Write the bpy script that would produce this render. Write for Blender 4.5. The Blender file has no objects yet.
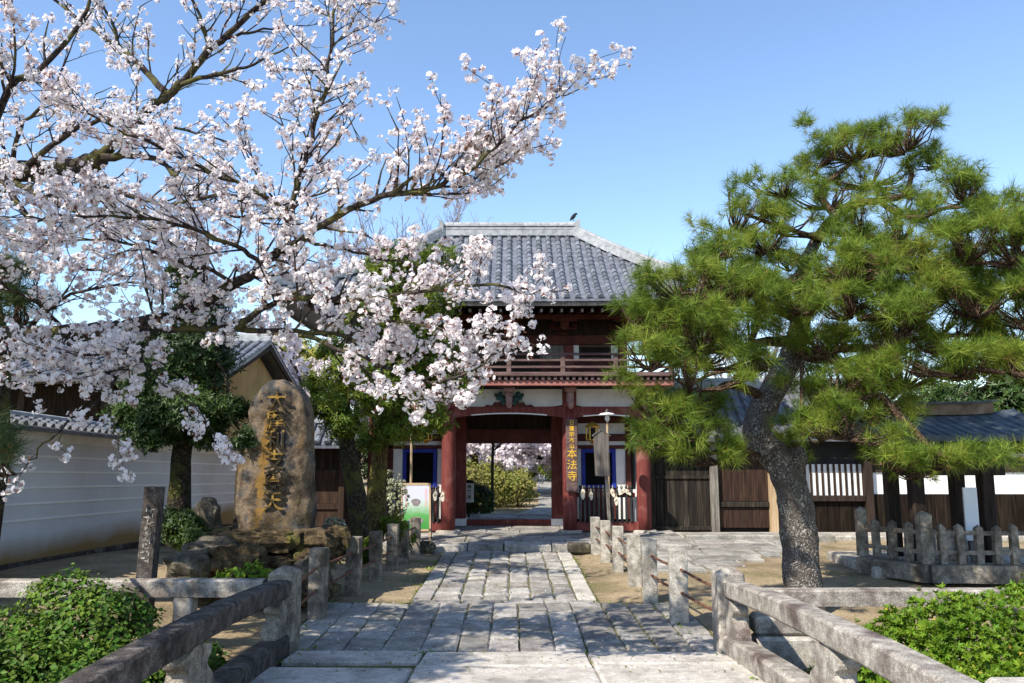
import bpy, math, random
import numpy as np
from mathutils import Vector, Matrix, noise as mnoise
rad = math.radians
S = bpy.context.scene
COL = S.collection
# ------------------------------------------------------------------ camera
F, PITCH = 781.0, math.atan(106.5/781.0)
cam = bpy.data.cameras.new('Camera'); cam.sensor_width = 36; cam.lens = F/1024*36
cam.clip_start = .05; cam.clip_end = 3000
co = bpy.data.objects.new('Camera', cam); COL.objects.link(co)
co.location = (0, 0, 2.0); co.rotation_euler = (math.pi/2+PITCH, 0, 0)
S.camera = co
# ------------------------------------------------------------------ sky and sun
SUNDIR = Vector((-.48, -.50, .72)).normalized()          # towards the sun: left, behind the camera
elev = math.asin(SUNDIR.z); azim = math.atan2(SUNDIR.x, SUNDIR.y) % (2*math.pi)
W = bpy.data.worlds.new('World'); S.world = W; W.use_nodes = True
nt = W.node_tree
sky = nt.nodes.new('ShaderNodeTexSky'); sky.sky_type = 'NISHITA'; sky.sun_disc = False
sky.sun_elevation = elev; sky.sun_rotation = azim; sky.altitude = 100
sky.air_density = 1.0; sky.dust_density = .25; sky.ozone_density = 2.8
bg = nt.nodes['Background']; nt.links.new(sky.outputs[0], bg.inputs[0]); bg.inputs[1].default_value = .15
sl = bpy.data.lights.new('Sun', 'SUN'); sl.energy = 4.3; sl.angle = rad(.5); sl.color = (1, .93, .82)
so = bpy.data.objects.new('Sun', sl); COL.objects.link(so)
so.rotation_euler = SUNDIR.to_track_quat('Z', 'Y').to_euler(); so.location = (-20, -20, 30)
S.view_settings.view_transform = 'Standard'; S.view_settings.look = 'None'
S.view_settings.exposure = .9; S.view_settings.gamma = 1; S.view_settings.use_curve_mapping = False
S.render.engine = 'CYCLES'; S.cycles.use_denoising = True
S.cycles.max_bounces = 6; S.cycles.transparent_max_bounces = 4
cP, sP = math.cos(PITCH), math.sin(PITCH)
def P(px, py, Y):
    "world point at distance Y seen in direction (px, py); used to lay the place out"
    x = (px-512)/F; v = (341.5-py)/F
    t = Y/(cP-v*sP)
    return Vector((x*t, Y, 2+(sP+v*cP)*t))
# ------------------------------------------------------------------ materials
MATS = {}
def mat(name, cols, scale=4., rough=.85, bump=0., bscale=25., island=0., stretch=(1, 1, 1), spec=.25,
        trans=0., lo=.32, hi=.68, metal=0., blotch=None, bstretch=None, speck=0.):
    m = bpy.data.materials.new(name); m.use_nodes = True; MATS[name] = m
    n = m.node_tree.nodes; L = m.node_tree.links
    b = n['Principled BSDF']; b.inputs['Roughness'].default_value = rough
    b.inputs['Specular IOR Level'].default_value = spec; b.inputs['Metallic'].default_value = metal
    tc = n.new('ShaderNodeTexCoord'); mp = n.new('ShaderNodeMapping'); mp.inputs['Scale'].default_value = stretch
    L.new(tc.outputs['Object'], mp.inputs[0])
    nz = n.new('ShaderNodeTexNoise'); nz.inputs['Scale'].default_value = scale; nz.inputs['Detail'].default_value = 7
    nz.inputs['Roughness'].default_value = .62
    L.new(mp.outputs[0], nz.inputs['Vector'])
    cr = n.new('ShaderNodeValToRGB'); e = cr.color_ramp.elements
    while len(e) < len(cols): e.new(.5)
    for i, c in enumerate(cols):
        e[i].position = lo+(hi-lo)*i/max(1, len(cols)-1); e[i].color = (*c, 1)
    L.new(nz.outputs['Fac'], cr.inputs[0]); col = cr.outputs[0]
    if blotch:                                            # stains / lichen with a shape of their own
        bc, bs, blo, bhi = blotch
        z2 = n.new('ShaderNodeTexNoise'); z2.inputs['Scale'].default_value = bs; z2.inputs['Detail'].default_value = 6
        L.new(tc.outputs['Object'], z2.inputs['Vector'])
        r2 = n.new('ShaderNodeMapRange'); r2.inputs[1].default_value = blo; r2.inputs[2].default_value = bhi
        L.new(z2.outputs['Fac'], r2.inputs[0])
        mx = n.new('ShaderNodeMix'); mx.data_type = 'RGBA'; L.new(r2.outputs[0], mx.inputs[0])
        L.new(col, mx.inputs[6]); mx.inputs[7].default_value = (*bc, 1); col = mx.outputs[2]
    if speck:
        z4 = n.new('ShaderNodeTexNoise'); z4.inputs['Scale'].default_value = 95; z4.inputs['Detail'].default_value = 3
        L.new(tc.outputs['Object'], z4.inputs['Vector'])
        r4 = n.new('ShaderNodeMapRange'); r4.inputs[1].default_value = .36; r4.inputs[2].default_value = .64; r4.inputs[3].default_value = 1-speck; r4.inputs[4].default_value = 1+speck
        L.new(z4.outputs['Fac'], r4.inputs[0])
        z5 = n.new('ShaderNodeTexNoise'); z5.inputs['Scale'].default_value = 17; z5.inputs['Detail'].default_value = 5; z5.inputs['Roughness'].default_value = .75
        L.new(tc.outputs['Object'], z5.inputs['Vector'])
        r5 = n.new('ShaderNodeMapRange'); r5.inputs[1].default_value = .35; r5.inputs[2].default_value = .65; r5.inputs[3].default_value = 1-speck; r5.inputs[4].default_value = 1+speck*.8
        L.new(z5.outputs['Fac'], r5.inputs[0])
        m4 = n.new('ShaderNodeMath'); m4.operation = 'MULTIPLY'; L.new(r4.outputs[0], m4.inputs[0]); L.new(r5.outputs[0], m4.inputs[1])
        h4 = n.new('ShaderNodeHueSaturation'); L.new(m4.outputs[0], h4.inputs['Value']); L.new(col, h4.inputs['Color']); col = h4.outputs[0]
    if island:
        g = n.new('ShaderNodeNewGeometry'); h = n.new('ShaderNodeHueSaturation')
        mr = n.new('ShaderNodeMapRange'); mr.inputs[3].default_value = 1-island; mr.inputs[4].default_value = 1+island
        L.new(g.outputs['Random Per Island'], mr.inputs[0]); L.new(mr.outputs[0], h.inputs['Value'])
        mr2 = n.new('ShaderNodeMapRange'); mr2.inputs[3].default_value = .5-.06*island; mr2.inputs[4].default_value = .5+.06*island
        wn = n.new('ShaderNodeMath'); wn.operation = 'FRACT'; ml = n.new('ShaderNodeMath'); ml.operation = 'MULTIPLY'
        ml.inputs[1].default_value = 37.7; L.new(g.outputs['Random Per Island'], ml.inputs[0]); L.new(ml.outputs[0], wn.inputs[0])
        L.new(wn.outputs[0], mr2.inputs[0]); L.new(mr2.outputs[0], h.inputs['Hue'])
        L.new(col, h.inputs['Color']); col = h.outputs[0]
    L.new(col, b.inputs['Base Color'])
    if bump:
        z3 = n.new('ShaderNodeTexNoise'); z3.inputs['Scale'].default_value = bscale; z3.inputs['Detail'].default_value = 8
        z3.inputs['Roughness'].default_value = .7
        if bstretch:
            m2 = n.new('ShaderNodeMapping'); m2.inputs['Scale'].default_value = bstretch
            L.new(tc.outputs['Object'], m2.inputs[0]); L.new(m2.outputs[0], z3.inputs['Vector'])
        else: L.new(mp.outputs[0], z3.inputs['Vector'])
        bp = n.new('ShaderNodeBump'); bp.inputs['Strength'].default_value = bump; bp.inputs['Distance'].default_value = .03
        L.new(z3.outputs['Fac'], bp.inputs['Height']); L.new(bp.outputs[0], b.inputs['Normal'])
    if trans:
        tr = n.new('ShaderNodeBsdfTranslucent'); L.new(col, tr.inputs[0])
        ms = n.new('ShaderNodeMixShader'); ms.inputs[0].default_value = trans
        L.new(b.outputs[0], ms.inputs[1]); L.new(tr.outputs[0], ms.inputs[2]); L.new(ms.outputs[0], n['Material Output'].inputs[0])
    return m
def bark(name, dark, light, scale=14., vz=.35, lichen=None, strength=1.):
    m = bpy.data.materials.new(name); m.use_nodes = True; MATS[name] = m
    n = m.node_tree.nodes; L = m.node_tree.links; b = n['Principled BSDF']; b.inputs['Roughness'].default_value = .95
    b.inputs['Specular IOR Level'].default_value = .12
    tc = n.new('ShaderNodeTexCoord'); mp = n.new('ShaderNodeMapping'); mp.inputs['Scale'].default_value = (1, 1, vz)
    nz0 = n.new('ShaderNodeTexNoise'); nz0.inputs['Scale'].default_value = 6; nz0.inputs['Detail'].default_value = 4
    ad = n.new('ShaderNodeMixRGB'); ad.blend_type = 'LINEAR_LIGHT'; ad.inputs[0].default_value = .2
    L.new(tc.outputs['Object'], mp.inputs[0]); L.new(mp.outputs[0], ad.inputs[1]); L.new(nz0.outputs['Color'], ad.inputs[2])
    L.new(tc.outputs['Object'], nz0.inputs['Vector'])
    vo = n.new('ShaderNodeTexVoronoi'); vo.feature = 'DISTANCE_TO_EDGE'; vo.inputs['Scale'].default_value = scale
    L.new(ad.outputs[0], vo.inputs['Vector'])
    cr = n.new('ShaderNodeValToRGB'); cr.color_ramp.elements[0].color = (*dark, 1); cr.color_ramp.elements[1].color = (*light, 1)
    cr.color_ramp.elements[0].position = .02; cr.color_ramp.elements[1].position = .28
    nz = n.new('ShaderNodeTexNoise'); nz.inputs['Scale'].default_value = 30; nz.inputs['Detail'].default_value = 6
    L.new(tc.outputs['Object'], nz.inputs['Vector'])
    mu = n.new('ShaderNodeMath'); mu.operation = 'MULTIPLY'; L.new(vo.outputs['Distance'], mu.inputs[0]); L.new(nz.outputs['Fac'], mu.inputs[1])
    mm = n.new('ShaderNodeMath'); mm.operation = 'MULTIPLY'; mm.inputs[1].default_value = 2.; L.new(mu.outputs[0], mm.inputs[0])
    L.new(mm.outputs[0], cr.inputs[0]); col = cr.outputs[0]
    if lichen:
        z2 = n.new('ShaderNodeTexNoise'); z2.inputs['Scale'].default_value = 3.5; z2.inputs['Detail'].default_value = 7
        L.new(tc.outputs['Object'], z2.inputs['Vector'])
        r2 = n.new('ShaderNodeMapRange'); r2.inputs[1].default_value = .5; r2.inputs[2].default_value = .62
        L.new(z2.outputs['Fac'], r2.inputs[0])
        mx = n.new('ShaderNodeMix'); mx.data_type = 'RGBA'; L.new(r2.outputs[0], mx.inputs[0])
        L.new(col, mx.inputs[6]); mx.inputs[7].default_value = (*lichen, 1); col = mx.outputs[2]
    L.new(col, b.inputs['Base Color'])
    bp = n.new('ShaderNodeBump'); bp.inputs['Strength'].default_value = strength; bp.inputs['Distance'].default_value = .05
    L.new(mm.outputs[0], bp.inputs['Height']); L.new(bp.outputs[0], b.inputs['Normal'])
    return m
mat('granite', [(.23, .205, .17), (.41, .375, .32), (.52, .48, .42)], 9, .9, .5, 70, blotch=((.15, .135, .11), 3.2, .52, .75), speck=0.3)
mat('granite_warm', [(.19, .165, .14), (.33, .295, .25), (.48, .44, .385)], 7, .9, .6, 60, blotch=((.115, .085, .075), 2.6, .5, .68), speck=0.3)
mat('granite_brown', [(.12, .10, .078), (.25, .217, .172), (.38, .34, .28)], 7, .9, .6, 60, blotch=((.085, .07, .052), 2.9, .5, .68), speck=.32)
mat('dark_shade_wood', [(.008, .006, .0045), (.017, .012, .009), (.032, .023, .017)], 5, .95, .3, 30, stretch=(4, 4, .3), island=.2, spec=.05)  # near-black wood: dark house timber, and shade coloured into the wing's lower panels
mat('nose_pink', [(.20, .11, .095), (.28, .17, .15), (.34, .23, .21)], 9, .75, .3, 30)
mat('granite_dark', [(.03, .024, .022), (.07, .058, .05), (.15, .13, .115)], 6, .92, .7, 50, blotch=((.22, .20, .18), 5, .6, .74), speck=0.4)
mat('slab', [(.165, .153, .138), (.28, .262, .238), (.39, .368, .335)], 3.2, .85, .55, 40, island=.32, blotch=((.19, .165, .12), 1.7, .56, .75), speck=0.28)
mat('slab_pale', [(.38, .345, .295), (.49, .45, .395), (.58, .545, .49)], 5, .85, .6, 55, island=.08, blotch=((.27, .25, .22), 2.2, .52, .7), speck=0.22)
mat('moss_bed', [(.075, .085, .028), (.13, .125, .05), (.19, .165, .085)], 6, .95, .6, 60, speck=0.4)
mat('earth', [(.19, .145, .085), (.30, .23, .14), (.40, .31, .19)], 1.1, .95, .7, 45, blotch=((.15, .135, .055), .9, .53, .72), speck=0.3)
mat('rock', [(.016, .010, .006), (.06, .038, .02), (.15, .10, .058)], 7, .95, .9, 14, island=.25, blotch=((.10, .085, .02), 3, .55, .66), speck=0.4)
mat('rock_grey', [(.035, .03, .02), (.09, .078, .056), (.19, .165, .125)], 5, .95, .8, 14, blotch=((.07, .075, .03), 3, .55, .7), speck=0.35)
mat('monument', [(.018, .019, .015), (.075, .055, .036), (.17, .125, .082), (.06, .06, .06), (.025, .026, .02)], 2.6, .9, 1., 11, blotch=((.16, .10, .035), 1.9, .57, .70), speck=0.3)
mat('red_paint', [(.105, .021, .018), (.15, .034, .028), (.20, .058, .047)], 7, .66, .25, 30, stretch=(3, 3, .3), blotch=((.24, .10, .08), 3.1, .57, .74))
mat('red_pale', [(.24, .085, .068), (.32, .13, .105), (.38, .18, .15)], 4, .7, .15, 30)
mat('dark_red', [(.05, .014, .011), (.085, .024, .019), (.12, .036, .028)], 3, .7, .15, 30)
mat('dark_wood', [(.014, .009, .007), (.028, .018, .013), (.05, .031, .022)], 5, .85, .3, 30, stretch=(2.5, 2.5, .3))
mat('brown_wood', [(.014, .008, .006), (.034, .017, .011), (.066, .034, .021)], 5, .8, .35, 30, stretch=(4, 4, .35), island=.15)
mat('purple_wood', [(.07, .04, .037), (.12, .075, .068), (.18, .12, .11)], 5, .8, .3, 30, stretch=(.4, 3, 3))
mat('plank', [(.009, .007, .0055), (.022, .017, .013), (.06, .048, .038)], 4, .9, .35, 30, stretch=(5, 5, .3), island=.3)  # darkened heavily: the recess's deep shade is put into the plank colour
mat('grey_wood', [(.09, .078, .066), (.18, .16, .138), (.31, .285, .25)], 4, .9, .4, 30, stretch=(6, 6, .4), island=.1, speck=0.12)
mat('pale_wood', [(.30, .20, .11), (.42, .30, .18), (.50, .38, .25)], 4, .7, .2, 30, stretch=(6, 6, .4))
mat('plaster', [(.68, .68, .66), (.78, .78, .76), (.82, .82, .80)], 3, .9, .08, 40, blotch=((.58, .57, .54), 2.3, .55, .8))
mat('white_paint', [(.74, .74, .73), (.82, .82, .81)], 3, .6)
mat('ochre', [(.33, .215, .085), (.42, .285, .12), (.48, .33, .15)], 1.6, .92, .15, 40)
mat('blue_paint', [(.012, .025, .24), (.02, .04, .34)], 5, .5)
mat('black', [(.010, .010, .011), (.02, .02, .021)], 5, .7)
mat('picket', [(.012, .012, .013), (.022, .022, .024), (.04, .04, .042)], 5, .55, .15, 30, stretch=(3, 3, .4), spec=.4)
mat('gold', [(.62, .36, .035), (.80, .52, .06)], 8, .45, spec=.5)
mat('gold_metal', [(.55, .33, .05), (.72, .47, .10)], 8, .38, metal=.7)
mat('rust', [(.06, .03, .022), (.14, .065, .04), (.20, .10, .065)], 18, .85, .5, 60)
mat('iron', [(.03, .03, .03), (.05, .05, .05)], 9, .5)
mat('tile', [(.075, .083, .099), (.12, .129, .148), (.185, .197, .218)], 6, .42, .25, 30, island=.32, spec=.5)
mat('tile_light', [(.19, .197, .205), (.29, .298, .305), (.37, .378, .385)], 7, .6, .3, 30, island=.12)
mat('tile_dark', [(.05, .052, .058), (.10, .104, .115), (.17, .175, .19)], 5, .5, .25, 30, island=.25, spec=.4)
mat('copper', [(.038, .048, .056), (.062, .078, .09), (.10, .12, .132)], 3, .7, .15, 20, spec=.25)
mat('ridge_brown', [(.12, .075, .045), (.20, .135, .085), (.27, .20, .14)], 5, .7, .2, 30)
mat('straw', [(.62, .54, .40), (.76, .70, .58)], 14, .9, .4, 60)
mat('verdigris', [(.02, .06, .065), (.04, .10, .10)], 8, .6)
mat('petal', [(.82, .75, .76), (.88, .835, .84), (.91, .885, .885)], 1.4, .75, island=.06, trans=.42, spec=.1)
mat('petal_far', [(.76, .67, .69), (.83, .76, .775), (.88, .83, .84)], 1.2, .75, island=.12, trans=.35, spec=.1)
mat('calyx', [(.20, .065, .045), (.30, .12, .07)], 5, .8, island=.3, trans=.2)
mat('dead_needle', [(.20, .12, .045), (.30, .19, .07)], 3, .8, island=.3, trans=.2)
mat('needle', [(.085, .14, .016), (.155, .225, .024), (.275, .32, .045)], 1.7, .6, island=.28, trans=.36, spec=.3)
mat('needle_dark', [(.035, .06, .018), (.06, .09, .025), (.10, .13, .04)], 1.3, .6, island=.28, trans=.2, spec=.3)
mat('bud', [(.34, .15, .045), (.46, .25, .09)], 5, .8, island=.3)
mat('azalea', [(.06, .125, .009), (.125, .215, .015), (.22, .31, .028)], 1.5, .5, island=.35, trans=.3, spec=.2)
mat('ivy', [(.035, .08, .009), (.065, .125, .013), (.12, .19, .024)], 1.8, .5, island=.4, trans=.2, spec=.18)
mat('evergreen', [(.016, .034, .008), (.03, .058, .011), (.06, .10, .018)], 1.2, .4, island=.4, trans=.15, spec=.25)
mat('leaf_green', [(.04, .075, .009), (.11, .155, .016), (.24, .28, .032)], 1.1, .45, island=.4, trans=.3, spec=.2)
mat('leaf_yellow', [(.18, .20, .03), (.28, .29, .045), (.38, .36, .07)], .9, .6, island=.3, trans=.3)
mat('leaf_variegated', [(.10, .11, .06), (.26, .27, .17), (.42, .41, .30)], 9, .6, island=.3, trans=.2)
mat('leaf_tan', [(.15, .12, .04), (.20, .20, .045), (.19, .25, .04)], .8, .7, island=.3, trans=.25)
bark('bark_pine', (.045, .035, .028), (.37, .345, .31), 19, .26, lichen=(.12, .10, .085), strength=1.)
bark('bark_pine_upper', (.03, .018, .012), (.20, .13, .085), 18, .4)
bark('bark_cherry', (.022, .017, .015), (.075, .058, .05), 12, 1., lichen=(.085, .08, .03), strength=.6)
bark('bark_dark', (.015, .012, .009), (.075, .062, .042), 14, .5, lichen=(.07, .07, .02), strength=.7)
bark('bark_olive', (.035, .026, .012), (.16, .125, .05), 14, .5, lichen=(.13, .115, .03), strength=.7)
mat('twig_grey', [(.17, .145, .15), (.25, .22, .225)], 3, .9)
def wallmat():
    m = mat('sujibei', [(.52, .52, .54), (.59, .59, .61), (.63, .63, .645)], 1.2, .9, .06, 30)
    n = m.node_tree.nodes; L = m.node_tree.links; b = n['Principled BSDF']
    src = b.inputs['Base Color'].links[0].from_socket
    tc = n.new('ShaderNodeTexCoord'); sx = n.new('ShaderNodeSeparateXYZ'); L.new(tc.outputs['Object'], sx.inputs[0])
    nz = n.new('ShaderNodeTexNoise'); nz.inputs['Scale'].default_value = 1.3; nz.inputs['Detail'].default_value = 5; L.new(tc.outputs['Object'], nz.inputs['Vector'])
    ma = n.new('ShaderNodeMath'); ma.operation = 'MULTIPLY_ADD'; ma.inputs[1].default_value = -.35; L.new(nz.outputs['Fac'], ma.inputs[0]); L.new(sx.outputs['Z'], ma.inputs[2])
    r = n.new('ShaderNodeMapRange'); r.inputs[1].default_value = -.02; r.inputs[2].default_value = .32; r.inputs[3].default_value = 1; r.inputs[4].default_value = 0
    L.new(ma.outputs[0], r.inputs[0])
    mx = n.new('ShaderNodeMix'); mx.data_type = 'RGBA'; L.new(r.outputs[0], mx.inputs[0]); L.new(src, mx.inputs[6]); mx.inputs[7].default_value = (.30, .19, .075, 1)
    L.new(mx.outputs[2], b.inputs['Base Color'])
wallmat()
def monumentmat():
    m = MATS['monument']; n = m.node_tree.nodes; L = m.node_tree.links; b = n['Principled BSDF']; src = b.inputs['Base Color'].links[0].from_socket
    tc = n.new('ShaderNodeTexCoord'); sx = n.new('ShaderNodeSeparateXYZ'); L.new(tc.outputs['Object'], sx.inputs[0])
    nz = n.new('ShaderNodeTexNoise'); nz.inputs['Scale'].default_value = 3.2; nz.inputs['Detail'].default_value = 7; nz.inputs['Roughness'].default_value = .65; L.new(tc.outputs['Object'], nz.inputs['Vector'])
    def M(op, a, b_, c=None):
        q = n.new('ShaderNodeMath'); q.operation = op
        for i, v in enumerate((a, b_, c)):
            if v is None: continue
            if isinstance(v, (int, float)): q.inputs[i].default_value = v
            else: L.new(v, q.inputs[i])
        return q.outputs[0]
    off = M('MULTIPLY_ADD', sx.outputs['Z'], .085, -.10)                 # the gilding ran down and to the left
    d = M('ABSOLUTE', M('SUBTRACT', sx.outputs['X'], off), 0)
    w = M('MULTIPLY_ADD', nz.outputs['Fac'], .60, -.225)
    r = n.new('ShaderNodeMapRange'); L.new(M('SUBTRACT', w, d), r.inputs[0]); r.inputs[1].default_value = -.015; r.inputs[2].default_value = .035
    r2 = n.new('ShaderNodeMapRange'); L.new(sx.outputs['Z'], r2.inputs[0]); r2.inputs[1].default_value = 1.75; r2.inputs[2].default_value = 1.5
    mx = n.new('ShaderNodeMix'); mx.data_type = 'RGBA'; L.new(M('MULTIPLY', r.outputs[0], r2.outputs[0]), mx.inputs[0]); L.new(src, mx.inputs[6]); mx.inputs[7].default_value = (.20, .115, .03, 1)
    L.new(mx.outputs[2], b.inputs['Base Color'])
monumentmat()
def postermat():
    m = mat('poster', [(.82, .82, .82), (.84, .84, .84)], 3, .5)
    n = m.node_tree.nodes; L = m.node_tree.links; b = n['Principled BSDF']
    tc = n.new('ShaderNodeTexCoord'); sx = n.new('ShaderNodeSeparateXYZ'); L.new(tc.outputs['Object'], sx.inputs[0])
    nz = n.new('ShaderNodeTexNoise'); nz.inputs['Scale'].default_value = 9; L.new(tc.outputs['Object'], nz.inputs['Vector'])
    ma = n.new('ShaderNodeMath'); ma.operation = 'MULTIPLY_ADD'; ma.inputs[1].default_value = .16; L.new(nz.outputs['Fac'], ma.inputs[0]); L.new(sx.outputs['Z'], ma.inputs[2])
    cr = n.new('ShaderNodeValToRGB'); e = cr.color_ramp.elements
    e[0].position = .30; e[0].color = (.03, .20, .03, 1); e[1].position = 1.08; e[1].color = (.50, .52, .60, 1)  # print colours lowered to include the partial shade on the poster
    k = e.new(.62); k.color = (.09, .30, .08, 1); k = e.new(.84); k.color = (.40, .50, .42, 1)
    L.new(ma.outputs[0], cr.inputs[0]); L.new(cr.outputs[0], b.inputs['Base Color'])
postermat()
# ------------------------------------------------------------------ mesh helpers
def link(name, me, m, parent=None, smooth=False):
    o = bpy.data.objects.new(name, me); COL.objects.link(o)
    if m is not None: me.materials.append(MATS[m] if isinstance(m, str) else m)
    if smooth: me.polygons.foreach_set('use_smooth', [True]*len(me.polygons))
    if parent is not None: o.parent = parent
    return o
def wpos(o):
    p = Vector((0, 0, 0))
    while o is not None: p += o.location; o = o.parent
    return p
class MB:
    def __init__(s): s.v = []; s.f = []
    def add(s, vs, fs):
        k = len(s.v); s.v += [tuple(v) for v in vs]; s.f += [tuple(i+k for i in f) for f in fs]
    def box(s, x0, x1, y0, y1, z0, z1, c=0.):
        if c <= 0:
            s.add([(x0,y0,z0),(x1,y0,z0),(x1,y1,z0),(x0,y1,z0),(x0,y0,z1),(x1,y0,z1),(x1,y1,z1),(x0,y1,z1)],
                  [(0,3,2,1),(4,5,6,7),(0,1,5,4),(1,2,6,5),(2,3,7,6),(3,0,4,7)])
        else:
            vs = []
            for z, i in ((z0, c), (z0+c, 0), (z1-c, 0), (z1, c)):
                # octagonal corners keep a visible bevel on every edge
                for (x, y, sx, sy) in ((x0,y0,1,1),(x1,y0,-1,1),(x1,y1,-1,-1),(x0,y1,1,-1)):
                    a = (x+sx*i, y+sy*(c+i*.4)); b = (x+sx*(c+i*.4), y+sy*i)
                    vs += [(a[0],a[1],z),(b[0],b[1],z)] if (sx*sy > 0) else [(b[0],b[1],z),(a[0],a[1],z)]
            fs = [tuple(range(7,-1,-1)), tuple(range(24,32))]
            for r in range(3):
                for k in range(8): fs.append((r*8+k, r*8+(k+1)%8, (r+1)*8+(k+1)%8, (r+1)*8+k))
            s.add(vs, fs)
        return s
    def bar(s, a, b, w, h, up=(0,0,1)):
        a, b = Vector(a), Vector(b); d = (b-a).normalized(); u = Vector(up); r = d.cross(u)
        if r.length < 1e-4: r = d.cross(Vector((1,0,0)))
        r.normalize(); u = r.cross(d).normalized()
        vs = [p + r*sx*w/2 + u*sz*h/2 for p in (a, b) for sx, sz in ((-1,-1),(1,-1),(1,1),(-1,1))]
        s.add(vs, [(0,1,2,3),(7,6,5,4),(0,4,5,1),(1,5,6,2),(2,6,7,3),(3,7,4,0)]); return s
    def tube(s, pts, rads, n=8, cap=True, wob=0., seed=0):
        pts = [Vector(p) for p in pts]; k0 = len(s.v); u = None; N = len(pts)
        for i, p in enumerate(pts):
            d = (pts[min(i+1, N-1)]-pts[max(i-1, 0)])
            d = d.normalized() if d.length > 1e-9 else Vector((0,0,1))
            if u is None:
                u = d.cross(Vector((0,0,1)) if abs(d.z) < .9 else Vector((1,0,0))).normalized()
            u = (u-d*u.dot(d)); u = u.normalized() if u.length > 1e-6 else d.orthogonal().normalized()
            w = d.cross(u); r = rads[i] if hasattr(rads, '__len__') else rads
            for k in range(n):
                a = 2*math.pi*k/n
                q = r*(1+wob*mnoise.noise(Vector((math.cos(a)*1.7+seed, math.sin(a)*1.7, i*.55+seed)))) if wob else r
                s.v.append(tuple(p+u*math.cos(a)*q+w*math.sin(a)*q))
        for i in range(N-1):
            for k in range(n):
                s.f.append((k0+i*n+k, k0+i*n+(k+1)%n, k0+(i+1)*n+(k+1)%n, k0+(i+1)*n+k))
        if cap:
            s.f.append(tuple(k0+k for k in range(n-1, -1, -1))); s.f.append(tuple(k0+(N-1)*n+k for k in range(n)))
        return s
    def lathe(s, x, y, prof, n=16):
        return s.tube([(x, y, z) for r, z in prof], [r for r, z in prof], n)
    def prism(s, poly, y0, y1):
        "polygon in x,z extruded along y"
        n = len(poly); vs = [(x, y0, z) for x, z in poly]+[(x, y1, z) for x, z in poly]
        fs = [tuple(range(n)), tuple(range(2*n-1, n-1, -1))]+[((i+1) % n, i, n+i, n+(i+1) % n) for i in range(n)]
        s.add(vs, fs); return s
    def grid(s, rows, closed=False):
        n = len(rows[0]); k = len(s.v)
        for r in rows: s.v += [tuple(p) for p in r]
        for i in range(len(rows)-1):
            for j in range(n if closed else n-1):
                s.f.append((k+i*n+j, k+i*n+(j+1) % n, k+(i+1)*n+(j+1) % n, k+(i+1)*n+j))
        return s
    def shift(s, fn): s.v = [tuple(fn(Vector(v))) for v in s.v]; return s
    def build(s, name, m, parent=None, smooth=False, loc=None):
        "vertices are given in world space; the object's origin is its parent's origin, or loc"
        o0 = wpos(parent) if parent is not None else Vector(loc or (0,0,0))
        me = bpy.data.meshes.new(name)
        me.from_pydata([(v[0]-o0.x, v[1]-o0.y, v[2]-o0.z) for v in s.v], [], s.f); me.update()
        o = link(name, me, m, parent, smooth)
        if parent is None: o.location = o0
        return o
def tag(o, label=None, cat=None, group=None, kind=None):
    if label: o['label'] = label
    if cat: o['category'] = cat
    if group: o['group'] = group
    if kind: o['kind'] = kind
    return o
def thing(name, label, cat, loc, group=None):
    o = bpy.data.objects.new(name, None); COL.objects.link(o); o.location = loc; o.empty_display_size = .2
    return tag(o, label, cat, group)
def struct(name, mb, m, smooth=False): return tag(mb.build(name, m, None, smooth), kind='structure')
def frames(D, rng, spin=True):
    D = D/np.maximum(np.linalg.norm(D, axis=1, keepdims=True), 1e-9)
    A = rng.normal(size=D.shape); X = A-D*(A*D).sum(1, keepdims=True); X /= np.maximum(np.linalg.norm(X, axis=1, keepdims=True), 1e-9)
    Y = np.cross(D, X); return np.stack([X, Y, D], axis=2)
def scatter(name, tv, tf, pos, R, s, m, parent, smooth=False):
    tv = np.asarray(tv, float); tf = np.asarray(tf, int); pos = np.asarray(pos, float)
    o0 = np.array(wpos(parent)); M, T, K, k = len(pos), len(tv), len(tf), tf.shape[1]
    V = np.einsum('mij,tj->mti', R*np.asarray(s).reshape(-1, 1, 1), tv)+(pos-o0)[:, None, :]
    Fc = (tf[None]+(np.arange(M)*T)[:, None, None]).reshape(-1)
    me = bpy.data.meshes.new(name); me.vertices.add(M*T); me.vertices.foreach_set('co', V.reshape(-1).astype(np.float32))
    me.loops.add(M*K*k); me.loops.foreach_set('vertex_index', Fc.astype(np.int32))
    me.polygons.add(M*K); me.polygons.foreach_set('loop_start', np.arange(0, M*K*k, k, dtype=np.int32))
    me.update(calc_edges=True); me.validate()
    return link(name, me, m, parent, smooth)
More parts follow.
